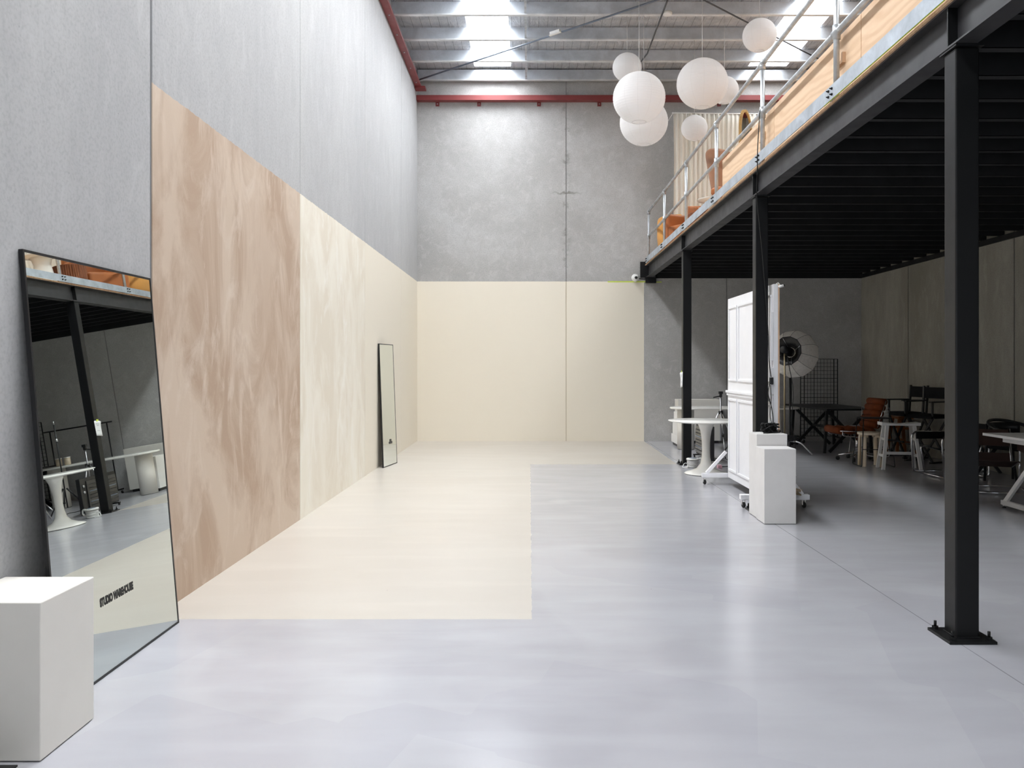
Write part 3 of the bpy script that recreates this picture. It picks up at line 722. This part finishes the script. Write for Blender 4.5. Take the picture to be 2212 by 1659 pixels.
t = thing('security_camera', 'round white security camera on the wall by the end of the beam', 'camera', (2.04, YB-.05, 3.13))
b = MB(); x, y_, z = px(1372.5, 600, 16.08); b.lathe([(0, -.05), (.045, -.045), (.07, -.02), (.075, .01), (.06, .045), (0, .055)], 28, (x, y_+.02, z), Euler((R(-80), 0, R(-8)))); b.build('housing', 'white', t, True)
b = MB(); b.lathe([(0, 0), (.028, 0), (.026, .012), (0, .016)], 20, (x+.008, y_-.038, z), Euler((R(90), 0, 0))); b.build('lens', 'bp', t, True)
MB().tube([(x+.05, y_+.03, z-.01), (x+.12, y_+.04, z-.02), (2.22, y_+.0, 3.10)], .012, 8).build('arm', 'bp', t, True)
b = MB(); b.box(1.50, 2.22, YB-.0025, YB-.0005, 3.055, 3.075); b.box(2.425, 2.54, YB-.0025, YB-.0005, 3.05, 3.066)
tag(b.build('masking_tape', 'lime'), 'bright lime masking tape along the top of the cream paint on the back wall', 'tape')
# notice on the farthest column
t = thing('taped_notice', 'white printed notice taped to the farthest steel column', 'notice', (2.24, 12.38, 1.24))
b = MB(); vs = []; W_, H_ = .165, .225
for j in range(7):
    for i in range(7):
        a = (i/6-.5)*W_; c = (j/6-.5)*H_; curl = .02*max(0, (i/6)-.55)**1*max(0, j/6-.6)*4
        if j == 6 and i in (0, 6): c -= .01
        vs.append((2.2405-.004-curl-.006*(1-j/6), 12.385+a, 1.245+c - a*.10))
b.add(vs, [(j*7+i, j*7+i+1, (j+1)*7+i+1, (j+1)*7+i) for j in range(6) for i in range(6)], True); b.build('sheet', 'sheet', t, True, solid=.0008)
for dz, ws_, in ((.070, (.030, .018, .034)), (.048, (.038, .016)), (-.030, (.026, .020, .014)), (-.052, (.014, .034))):
    yy = 12.385 - (sum(ws_)+.006*(len(ws_)-1))/2; b = MB()
    for q_ in ws_: b.obox((2.2325, yy+q_/2, 1.24+dz-(yy+q_/2-12.385)*.10), (.0012, q_, .008)); yy += q_+.006
    b.build('faint_print', 'faint_ink', t, True)
MB().obox((2.2355, 12.40, 1.36), (.002, .06, .035), (R(-6), 0, 0)).build('tape', 'lime', t, True)

# ================================================================ table group behind the farthest column
t = thing('tulip_table', 'round white pedestal table beside the panelled screen', 'table', (2.365, 11.3, 0))
b = MB(); b.lathe([(0, .693), (.42, .693), (.485, .702), (.502, .712), (.50, .719), (0, .72)], 64); b.build('tabletop', 'lacquer', t)
b = MB(); b.lathe([(0, .004), (.285, .004), (.292, .010), (.27, .022), (.20, .042), (.12, .08), (.075, .14), (.058, .22), (.052, .32), (.055, .42), (.062, .50), (.075, .58), (.10, .65), (.12, .693), (0, .693)], 48); b.build('pedestal', 'lacquer', t)
MB().lathe([(0, 0), (.28, 0), (.28, .004), (0, .004)], 40).build('foot_pad', 'rubber', t)
# oval white table
t = thing('oval_table', 'long white oval table on thick round legs near the back wall', 'table', (3.55, 14.65, 0))
b = MB(); L0, L1, r = 2.76, 4.35, .32
poly = [(L0 + r*math.cos(R(a)), 14.65 + r*math.sin(R(a))) for a in range(90, 271, 10)] + [(L1 + r*math.cos(R(a)), 14.65 + r*math.sin(R(a))) for a in range(-90, 91, 10)]
b.prism(poly, .70, .735, smooth=True); b.build('tabletop', 'lacquer', t, True, bevel=.012, bseg=3)
for x in (2.715, 4.25):
    MB().lathe([(0, .006), (.145, .006), (.145, .699), (0, .699)], 40, (x, 14.66, 0)).build('leg', 'plinth', t, True)
    MB().lathe([(0, 0), (.138, 0), (.138, .006), (0, .006)], 32, (x, 14.66, 0)).build('foot_pad', 'rubber', t, True)
t = thing('storage_jar', 'clear lidded jar standing on the long oval table', 'jar', (4.0, 14.6, .736), 0, 'jars on the oval table')
MB().lathe([(0, 0), (.05, 0), (.05, .12), (0, .12)], 20).build('body', 'birch', t); MB().lathe([(0, .12), (.053, .12), (.053, .135), (0, .135)], 20).build('lid', 'white', t)
dup(t, (4.16, 14.62, .736), 0, 'clear lidded jar at the far end of the long oval table')
# white cabinet + stepped plinth
t = thing('white_counter', 'tall white box counter standing behind the oval table', 'cabinet', (3.17, 15.9, 0), 0)
MB().box(-.40, .40, -.18, .18, .05, .818).build('body', 'plinth', t, bevel=.004); MB().box(-.36, .36, -.15, .15, 0, .05).build('kick_base', 'bp', t)
t = thing('stepped_plinth', 'white stepped display block at the left, in front of the counter', 'display block', (2.75, 15.2, 0))
for y1, z0, z1 in ((15.62, .05, .20), (15.47, .20, .41), (15.34, .41, .62)):
    MB().box(2.625, 2.90, 14.90, y1, z0, z1).build('step', 'white', t, True, bevel=.003)
MB().box(2.65, 2.88, 14.93, 15.58, 0, .05).build('kick_base', 'bp', t, True)
# heater
t = thing('panel_heater', 'black panel heater on small feet behind the round table', 'heater', (2.69, 12.95, 0))
MB().box(2.668, 2.73, 12.44, 13.5, .05, .55).build('body', 'bp', t, True, bevel=.008)
MB().box(2.655, 2.667, 12.60, 13.48, .08, .50).build('front_grille', 'glassd', t, True, bevel=.002)
for k in range(7): MB().bar((2.650, 12.64, .13+.052*k), (2.650, 13.44, .13+.052*k), .006, .012).build('louvre', 'greyplate' if k % 3 == 1 else 'bp', t, True)
for z in (.34, .43): MB().lathe([(0, 0), (.022, 0), (.020, .014), (0, .014)], 18, (2.667, 12.52, z), Euler((0, -PI/2, 0))).build('dial', 'silver', t, True)
for y in (12.55, 13.38): MB().box(2.60, 2.78, y-.02, y+.02, .03, .05).build('foot', 'bp', t, True)
for y in (12.55, 13.38):
    for x in (2.62, 2.76): MB().lathe([(0, -.01), (.015, -.01), (.015, .01), (0, .01)], 14, (x, y, .015), Euler((0, PI/2, 0))).build('wheel', 'rubber', t, True)
# cable reel
t = thing('extension_reel', 'white extension cord reel on the floor beside the farthest column', 'extension reel', (2.33, 12.02, 0))
b = MB()
for k in range(5): b.tube([((.078-.004*(k % 2))*math.cos(a*PI/14), (.078-.004*(k % 2))*math.sin(a*PI/14), .012+.019*k) for a in range(28)], .010, 8, True)
b.build('coiled_cord', 'wire', t)
MB().lathe([(0, .105), (.09, .105), (.095, .115), (.09, .13), (0, .13)], 28).build('drum_top', 'white', t)
MB().lathe([(0, .1305), (.055, .1305), (.05, .138), (0, .138)], 24).build('dial_face', 'greyplate', t)
MB().tube(rnd([(.07, .0, .12), (.14, .02, .13), (.15, .02, .06), (.09, 0, .03)], .04), .012, 8).build('handle', 'white', t)
b = MB(); b.tube(rnd([(-.07, -.03, .06), (-.13, -.05, .07), (-.17, -.09, .01), (-.13, -.12, .008)], .05), .006, 8); b.obox((-.115, -.125, .014), (.045, .035, .024), (0, 0, -.4)); b.build('plug_lead', 'wire', t)
t = thing('power_cord', 'black power cord trailing from the heater to a pink plug', 'cord', (2.8, 12.2, 0))
MB().tube(rnd([(2.70, 12.46, .10), (2.74, 12.40, .085), (2.86, 12.36, .09), (2.95, 12.3, .05), (2.88, 12.1, .006), (2.74, 12.05, .006), (2.70, 11.98, .006)], .08), .005, 6).build('cord', 'rubber', t, True)
MB().box(2.66, 2.72, 11.90, 11.98, 0, .045).build('plug', 'pink', t, True, bevel=.006)
# camera tripod
def tripod(t, x, y, hub, foot, spread, mat, a0=0.3, r=.010, mid=True):
    for k in range(3):
        a = a0 + k*2*PI/3; f = Vector((x+spread*math.cos(a), y+spread*math.sin(a), foot)); h = Vector((x+.03*math.cos(a), y+.03*math.sin(a), hub))
        l = MB(); l.tube([h, h.lerp(f, .5)], r*1.15, 8); l.tube([h.lerp(f, .5), f], r*.8, 8); lo = l.build('leg', mat, t, True)
        c = MB(); c.tube([h.lerp(f, .48), h.lerp(f, .53)], r*1.7, 8); c.tube([f, f+Vector((0, 0, .02))], r*1.2, 8); co = c.build('leg_lock', 'bp', lo, False)
        co.data.transform(Matrix.LocRotScale(t.location, t.rotation_euler, (1,1,1)).inverted())
t = thing('camera_tripod', 'silver camera tripod with black pan head beside the panelled screen', 'tripod', (3.05, 13.45, 0))
tripod(t, 3.05, 13.45, .70, .012, .36, 'silver', .5)
MB().tube([(3.05, 13.45, .25), (3.05, 13.45, .96)], .011, 10).build('centre_column', 'silver', t, True)
MB().lathe([(0, -.02), (.035, -.02), (.035, .03), (0, .03)], 14, (3.05, 13.45, .70)).build('hub', 'bp', t, True)
b = MB(); b.box(3.03, 3.07, 13.43, 13.47, .95, 1.0); b.box(3.02, 3.08, 13.42, 13.48, 1.0, 1.04); b.tube([(3.04, 13.44, .965), (2.92, 13.38, .945)], .009, 8); b.build('pan_head', 'bp', t, True)
t = thing('light_stand', 'black folding light stand behind the round table', 'light stand', (3.22, 13.0, 0))
tripod(t, 3.22, 13.0, .42, .01, .33, 'bp', .2, .011); MB().tube([(3.22, 13.0, .12), (3.22, 13.0, 1.42)], .010, 10).build('pole', 'bp', t, True)
b = MB(); b.lathe([(0, 0), (.02, 0), (.02, .05), (0, .05)], 10, (3.22, 13.0, 1.15)); b.lathe([(0, 0), (.007, 0), (.007, .05), (0, .05)], 10, (3.22, 13.0, 1.42)); b.build('collar', 'silver', t, True)
t = thing('light_stand', 'silver light stand with brass coloured pole, seen only in the large mirror', 'light stand', (3.35, 12.05, 0))
tripod(t, 3.35, 12.05, .80, .01, .42, 'silver', .9, .012); MB().tube([(3.35, 12.05, .4), (3.35, 12.05, 1.15)], .012, 10).build('pole', 'silver', t, True); MB().tube([(3.35, 12.05, 1.15), (3.35, 12.05, 1.72)], .010, 10).build('pole', 'brass', t, True)
b = MB(); b.obox((3.35, 12.05, 1.40), (.07, .05, .04)); b.obox((3.35, 12.05, 1.22), (.06, .05, .04)); b.build('grip_head', 'brass', t, True)
# garment rack
t = thing('garment_rack', 'black rolling garment rack near the back wall, seen in the large mirror', 'clothes rack', (4.36, 15.78, 0))
MB().tube([(3.72, 15.78, 1.37), (5.02, 15.78, 1.37)], .014, 10).build('hanging_bar', 'bp', t, True)
for x in (3.82, 4.9):
    MB().tube([(x, 15.78, .09), (x, 15.78, 1.37)], .012, 10).build('upright', 'bp', t, True); MB().box(x-.02, x+.02, 15.58, 15.98, .07, .095).build('foot', 'bp', t, True)
    for y in (15.62, 15.94): caster(t, x, y, .07, .028)

# ================================================================ dark area at the right
# lantern softbox on a stand
t = thing('lantern_softbox', 'white ribbed lantern softbox on a brass coloured stand behind the screen', 'studio light', (3.6, 11.4, 0))
cx, cy, cz = px(1715, 765, 11.4); Rr = .325
ax = Vector((.62, .76, -.16)).normalized(); q = Vector((0,0,1)).rotation_difference(ax).to_euler()
prof = []
for i in range(13):
    a = .64 + (PI-.64)*i/12; prof.append((Rr*math.sin(a), -Rr*.93*math.cos(a)))
b = MB(); b.openlathe(prof, 12, (cx, cy, cz), q); 
for i in range(len(b.sm)): b.sm[i] = False
b.build('diffuser', 'soft', t, True)
r0, z0 = prof[0]
for k in range(12):
    MB().tube([Vector((cx, cy, cz)) + q.to_matrix() @ Vector((r_*1.004*math.cos(k*PI/6), r_*1.004*math.sin(k*PI/6), z_*1.004)) for r_, z_ in prof], .0022, 5).build('seam', 'grey_ink', t, True)
b = MB(); b.tube([Vector((cx, cy, cz)) + q.to_matrix() @ Vector((r0*math.cos(k*PI/6), r0*math.sin(k*PI/6), z0)) for k in range(12)], .008, 6, True); b.build('rim', 'bp', t, True)
b = MB(); b.openlathe([(r0*.99, z0+.002), (r0*.6, z0+.08), (.07, z0+.12)], 12, (cx, cy, cz), q); b.build('inner_baffle', 'bp', t, True, solid=.002)
b = MB(); b.lathe([(0, z0-.13), (.045, z0-.13), (.05, z0-.02), (.06, z0+.04), (.06, z0+.12), (0, z0+.12)], 20, (cx, cy, cz), q); b.build('lamp_head', 'bp', t, True)
b = MB()
for k in range(4):
    a = k*PI/2+.5; m3 = q.to_matrix(); c0 = Vector((cx, cy, cz)); b.tube([c0+m3 @ Vector((.07*math.cos(a), .07*math.sin(a), z0+.10)), c0+m3 @ Vector((r0*math.cos(a), r0*math.sin(a), z0))], .004, 6)
b.build('spoke', 'silver', t, True)
hp = Vector((cx, cy, cz)) + q.to_matrix() @ Vector((0, 0, z0-.08))
MB().tube([hp, (hp.x, hp.y, .30)], .011, 10).build('pole', 'brass', t, True)
b = MB()
for a in (R(-60), R(60), R(180)):
    p = Vector((hp.x, hp.y, 0)); d = Vector((math.cos(a), math.sin(a), 0)); b.tube(rnd([p+Vector((0, 0, .20)), p+d*.07+Vector((0, 0, .20)), p+d*.19+Vector((0, 0, .012))], .1), .011, 8)
b.tube([(hp.x, hp.y, .18), (hp.x, hp.y, .32)], .018, 10); b.build('base_legs', 'silver', t, True)
MB().tube(rnd([(hp.x+.02, hp.y-.02, hp.z-.05), (hp.x+.12, hp.y-.03, 1.1), (hp.x+.07, hp.y-.02, .7), (hp.x+.15, hp.y, .45), (hp.x+.12, hp.y, .02)], .2), .005, 6).build('power_lead', 'rubber', t, True)
t = thing('light_stand', 'black pole light stand with one bent silver leg, right of the plinths', 'light stand', (4.31, 13.95, 0))
MB().tube([(4.31, 13.95, .06), (4.31, 13.95, 1.42)], .013, 10).build('pole', 'bp', t, True)
for a in (R(-52), R(75), R(195)):
    p = Vector((4.31, 13.95, 0)); d = Vector((math.cos(a), math.sin(a), 0)); b = MB(); b.tube(rnd([p+Vector((0, 0, .20)), p+d*.20+Vector((0, 0, .20)), p+d*.42+Vector((0, 0, .012))], .1), .012, 8); b.build('leg', 'silver', t, True)
MB().box(4.24, 4.42, 13.89, 14.01, .22, .30).build('base_weight', 'bp', t, True, bevel=.01)
# grid panel
t = thing('grid_rack', 'black wire grid display rack on casters against the back wall', 'display rack', (5.48, 15.85, 0))
x0, x1, yy, zb, zt = 5.13, 5.83, 15.95, .12, 1.575
def frame_rect(x0, x1, z0, z1, r, name, y=None):
    b = MB(); y = yy if y is None else y
    b.tube([(x0, y, z0), (x1, y, z0), (x1, y, z1), (x0, y, z1)], r, 8, True); return b.build(name, 'bp', t, True)
frame_rect(x0, x1, zb, zt, .011, 'outer_frame'); 
b = MB()
for k in range(1, 9): xx = x0+.07+(x1-x0-.14)*k/9; b.tube([(xx, yy, zb), (xx, yy, zt)], .0035 if k not in (3,) else .006, 6)
for xx in (x0+.07, x1-.07): b.tube([(xx, yy, zb), (xx, yy, zt)], .009, 6)
for k in range(1, 20): z = zb+(zt-zb)*k/20; b.tube([(x0+.0, yy, z), (x1, yy, z)], .0035 if k % 5 else .006, 6)
b.build('wire_grid', 'bp', t, True)
for x in (x0, x1):
    MB().box(x-.02, x+.02, yy-.22, yy+.2, .085, .115).build('foot', 'bp', t, True)
    for y in (yy-.18, yy+.16): caster(t, x, y, .085, .035)
# black trestle table
t = thing('trestle_table', 'long black table on crossed legs in the dark back corner', 'table', (5.24, 14.72, 0), R(4))
MB().box(-.45, .45, -.93, .93, .715, .745).build('tabletop', 'bp', t, bevel=.003)
for s in (-1, 1):
    b = MB(); y = s*.72
    b.bar((-.36, y, .715), (.32, y, .02), .05, .035, (0,1,0)); b.bar((.36, y, .715), (-.32, y, .02), .05, .035, (0,1,0)); b.build('cross_leg', 'bp', t)
    b = MB(); b.bar((-.36, y, .70), (-.40, y, .0), .04, .04, (0,1,0)); b.build('leg', 'bp', t); b = MB(); b.bar((.36, y, .70), (.40, y, .0), .04, .04, (0,1,0)); b.build('leg', 'bp', t)
MB().bar((0, -.72, .37), (0, .72, .37), .04, .04).build('stretcher', 'bp', t)
# rust office chair
t = thing('office_lounge_chair', 'rust coloured channel cushioned chair with chrome frame on casters', 'chair', (5.02, 12.92, 0), R(4))
# local: faces -x
b = MB()
for k in range(4): b.tube([(-.36+.16*k, -.24, .475-.006*k), (-.36+.16*k, .24, .475-.006*k)], .058, 14)
b.build('seat', 'rust', t, solid=0)
b = MB()
for k in range(5): b.tube([(.20+.028*k, -.24, .55+.088*k), (.20+.028*k, .24, .55+.088*k)], .052, 14)
b.build('backrest', 'rust', t)
for s in (-1, 1):
    MB().tube([(.20, s*.25, .52), (.33, s*.25, .92)], .008, 8).build('back_rail', 'chrome', t)
    MB().tube([(-.38, s*.25, .47), (.20, s*.25, .45)], .008, 8).build('seat_rail', 'chrome', t)
    MB().tube(rnd([(-.34, s*.25, .47), (-.34, s*.25, .40), (-.08, s*.25, .37), (-.08, s*.25, .47)], .03), .009, 8).build('side_loop', 'chrome', t)
MB().tube([(0, 0, .10), (0, 0, .42)], .022, 12).build('gas_column', 'chrome', t)
for k in range(5):
    a = k*2*PI/5+.35; lg = MB().tube([(0, 0, .13), (.27*math.cos(a), .27*math.sin(a), .075)], .014, 8).build('base_arm', 'chrome', t)
    MB().lathe([(0, -.02), (.03, -.02), (.03, .02), (0, .02)], 16, (.28*math.cos(a), .28*math.sin(a), .031), Euler((PI/2, 0, a))).build('caster', 'rubber', lg)
# birch stool
t = thing('bentwood_stool', 'round pale birch stool under the thin black bar stool', 'stool', (4.93, 12.20, 0), .4)
MB().lathe([(0, .455), (.17, .455), (.175, .46), (.175, .485), (.17, .49), (0, .49)], 32).build('seat', 'birch', t)
for k in range(4):
    a = k*PI/2+.3; d = Vector((math.cos(a), math.sin(a), 0)); b = MB(); P = rnd([d*.08+Vector((0,0,.44)), d*.155+Vector((0,0,.44)), d*.165+Vector((0,0,0))], .05)
    for i in range(len(P)-1): b.bar(P[i], P[i+1], .05, .028, tuple(d))
    b.build('leg', 'birch', t)
# black wire bar stool
t = thing('wire_bar_stool', 'thin framed black bar stool behind the white wooden stool', 'stool', (4.99, 12.24, 0), R(-4))
MB().box(-.19, .22, -.15, .15, .685, .70).build('seat', 'bp', t, bevel=.004)
for s in (-1, 1):
    x = s*.20; b = MB(); b.tube(rnd([(x*.9, -.14, .685), (x*1.15, -.23, .008), (x*1.15, .2, .008), (x*.9, .14, .685)], .03), .007, 8); b.build('leg_frame', 'bp', t)
MB().tube([(-.21, -.20, .25), (.21, -.20, .25)], .006, 6).build('footrest', 'bp', t); MB().tube([(-.21, .185, .25), (.21, .185, .25)], .006, 6).build('footrest', 'bp', t)
# white saddle stool
def saddle(name, label, loc, rz, mat, h=.66, wd=.26, group=None):
    t = thing(name, label, 'stool', loc, rz, group)
    b = MB(); P = [(-wd, h-.045), (wd, h-.045)] + [(wd - 2*wd*i/10, h - .022*math.sin(PI*i/10)) for i in range(11)]
    b.prism(P, -.12, .12, 'xz'); b.build('seat', mat, t, bevel=.004)
    for sx in (-1, 1):
        for sy in (-1, 1):
            b = MB(); b.bar((sx*(wd-.08), sy*.08, h-.045), (sx*(wd-.01), sy*.15, 0), .042, .042, (0,1,0)); b.build('leg', mat, t)
        for z in (.42, .19):
            f = (h-z)/h; b = MB(); x = sx*(wd-.08+.07*f); y = .08+.07*f; b.bar((x, -y+.02, z), (x, y-.02, z), .022, .036); b.build('rung', mat, t)
    f = (h-.25)/h; x = wd-.08+.07*f; MB().bar((-x+.02, 0, .22), (x-.02, 0, .22), .022, .04).build('rung', mat, t)
    return t
saddle('saddle_stool', 'white painted wooden stool with splayed legs', (5.19, 11.84, 0), R(-8), 'white', group='saddle stools')
saddle('saddle_stool', 'amber wooden stool behind the folding canvas chairs', (6.17, 14.0, 0), R(88), 'amber', .62, .22, group='saddle stools')
# director's chairs
def director(label, loc, rz):
    t = thing('folding_canvas_chair', label, 'chair', loc, rz, 'tall black folding canvas chairs')
    w = .215
    MB().box(-w, w, -.19, .19, .66, .72).build('seat', 'blk_fab', t, bevel=.006)
    MB().box(-w+.01, w-.01, .205, .215, .95, 1.12).build('backrest', 'blk_fab', t)
    for s in (-1, 1):
        MB().bar((s*w, .19, .70), (s*w, .22, 1.14), .028, .028, (0,1,0)).build('back_post', 'bp', t)
        MB().box(s*w-.025, s*w+.025, -.22, .20, .90, .92).build('armrest', 'bp', t)
        MB().bar((s*w, -.17, .70), (s*w, -.17, .90), .025, .025, (0,1,0)).build('arm_post', 'bp', t)
    for y in (-.17, .17):
        MB().bar((-w, y, .68), (w, y, .02), .03, .022, (0,1,0)).build('cross_leg', 'bp', t); MB().bar((w, y+.024, .68), (-w, y+.024, .02), .03, .022, (0,1,0)).build('cross_leg', 'bp', t)
    for s in (-1, 1): MB().box(s*w-.02, s*w+.02, -.21, .21, 0, .025).build('foot_rail', 'bp', t)
    MB().box(-w, w, -.215, -.185, .25, .275).build('footrest', 'bp', t)
    return t
director('tall black folding canvas chair, nearer one with its back panel showing', (6.0, 12.72, 0), R(-62))
director('tall black folding canvas chair, the one directly behind the nearer one', (5.98, 13.36, 0), R(-80))
# wire lounge chair
t = thing('wire_shell_chair', 'wire mesh shell chair between the rust chair and canvas chairs', 'chair', (5.42, 13.45, 0), R(-50))
b = MB(); 
def ws(u, v):
    a = (u-.5)*1.6; x = .27*math.sin(a)*(1+.2*v); y = -.22+.40*min(v*1.6, 1)+.12*max(0, v-.55)-.06*abs(u-.5); z = .42+.05*abs(u-.5)*2 + max(0, v-.5)*.62 + .03*(1-v)
    return (x, y, z)
for i in range(13): b.tube([ws(i/12, v/14) for v in range(15)], .0025, 5)
for j in range(13): b.tube([ws(v/14, j/12) for v in range(15)], .0025, 5)
b.build('wire_shell', 'silver', t)
for s in (-1, 1): MB().tube(rnd([(s*.20, -.18, .42), (s*.23, -.22, .01), (s*.23, .2, .01), (s*.20, .15, .45)], .03), .006, 8).build('sled_leg', 'silver', t)
# tubular armchairs
def tubular(label, loc, rz, mat):
    t = thing('tubular_armchair', label, 'armchair', loc, rz, 'chrome tube armchairs')
    # faces -x; sides at y=+-.37
    for s in (-1, 1):
        y = s*.36
        MB().tube(rnd([(-.30, y, .02), (-.33, y, .50), (-.27, y, .56), (.25, y, .54), (.30, y, .50), (.30, y, .02), (-.30, y, .02)], .06), .0115, 10).build('side_frame', 'chrome', t)
        MB().tube(rnd([(-.20, s*.26, .02), (-.26, s*.26, .38), (.22, s*.26, .26), (.36, s*.26, .70)], .06), .0115, 10).build('seat_frame', 'chrome', t)
        MB().box(-.27, .26, y-.015-.02*s, y+.015-.02*s, .46, .555).build('arm_strap', mat, t)
    MB().tube([(-.30, -.36, .02), (-.30, .36, .02)], .0115, 10).build('floor_bar', 'chrome', t); MB().tube([(.30, -.36, .02), (.30, .36, .02)], .0115, 10).build('floor_bar', 'chrome', t)
    b = MB(); b.bar((-.25, 0, .375), (.20, 0, .265), .52, .006); b.build('seat_sling', mat, t)
    b = MB(); b.bar((.30, 0, .50), (.36, 0, .69), .54, .006, (1,0,0)); b.build('back_sling', mat, t)
    b = MB(); b.bar((.235, 0, .30), (.275, 0, .42), .54, .006, (1,0,0)); b.build('back_sling', mat, t)
    return t
tubular('chrome tube armchair with black straps, just left of the nearest column', (5.55, 11.12, 0), R(5), 'blk_fab')
tubular('chrome tube armchair with dark brown leather, right of the nearest column', (5.33, 9.76, 0), R(70), 'dkleather')
# black round back armchair and a small black table
t = thing('round_back_armchair', 'black armchair with curved wooden back at the far right', 'armchair', (6.05, 10.46, 0), R(20))
MB().box(-.24, .24, -.24, .22, .41, .45).build('seat', 'blk_fab', t, bevel=.012)
b = MB(); b.tube([(.30*math.cos(R(a)), .02+.30*math.sin(R(a)), .66+.10*max(0, math.sin(R(a)))) for a in range(-25, 206, 11)], .02, 10); b.build('back_rail', 'bp', t)
b = MB(); vs = []
for i in range(13):
    a = R(30+120*i/12)
    for z in (.60, .73): vs.append((.285*math.cos(a), .02+.285*math.sin(a), z))
b.add(vs, [(2*i, 2*i+1, 2*i+3, 2*i+2) for i in range(12)], True); b.build('backrest', 'bp', t, solid=.012)
for sx in (-1, 1):
    MB().tube([(sx*.27, -.10, .655), (sx*.25, -.22, 0)], .016, 8).build('leg', 'bp', t); MB().tube([(sx*.22, .24, .72), (sx*.24, .26, 0)], .016, 8).build('leg', 'bp', t)
t = thing('cross_leg_bench', 'low black bench with crossed legs behind the brown leather armchair', 'bench', (6.18, 11.62, 0), R(89))
MB().box(-.38, .38, -.16, .16, .42, .45).build('seat', 'bp', t)
for x in (-.3, .3): MB().bar((x, -.15, .42), (x, .17, 0), .035, .03, (1,0,0)).build('leg', 'bp', t); MB().bar((x+.032, .15, .42), (x+.032, -.17, 0), .035, .03, (1,0,0)).build('leg', 'bp', t)
MB().bar((-.3, 0, .2), (.33, 0, .2), .025, .025).build('stretcher', 'bp', t)
t = thing('steel_bowl', 'small silver dish on the floor under the brown leather chair', 'dish', px(2121, 1018)[:2] + (0,))
b = MB(); b.openlathe([(.03, .002), (.06, .01), (.085, .05), (.088, .05), (.063, .006), (.03, .0)], 28); b.build('bowl', 'silver', t)
# white desk
t = thing('white_desk', 'white trestle desk cut off by the right edge of view', 'desk', (5.55, 8.35, 0))
MB().box(4.80, 6.25, 7.80, 8.93, .712, .74).build('tabletop', 'white', t, True, bevel=.002)
for x in (4.93, 6.10):
    MB().box(x, x+.04, 7.95, 8.78, .655, .712).build('top_rail', 'white', t, True)
    dx = -.10 if x < 5.5 else 0
    MB().bar((x+.02+dx, 8.62, .03), (x+.02, 8.12, .66), .045, .03, (1,0,0)).build('leg', 'white', t, True)
    MB().bar((x+.02+dx, 7.60+.2, .03), (x+.02, 8.05, .66), .045, .03, (1,0,0)).build('leg', 'white', t, True)
    MB().box(x+dx, x+.04+dx, 7.78, 8.64, .03, .075).build('foot_rail', 'white', t, True)
    for y in (8.61, 7.81): MB().lathe([(0, 0), (.02, 0), (.02, .008), (.008, .012), (.008, .03), (0, .03)], 14, (x+.02+dx, y, 0)).build('levelling_foot', 'rubber', t, True)
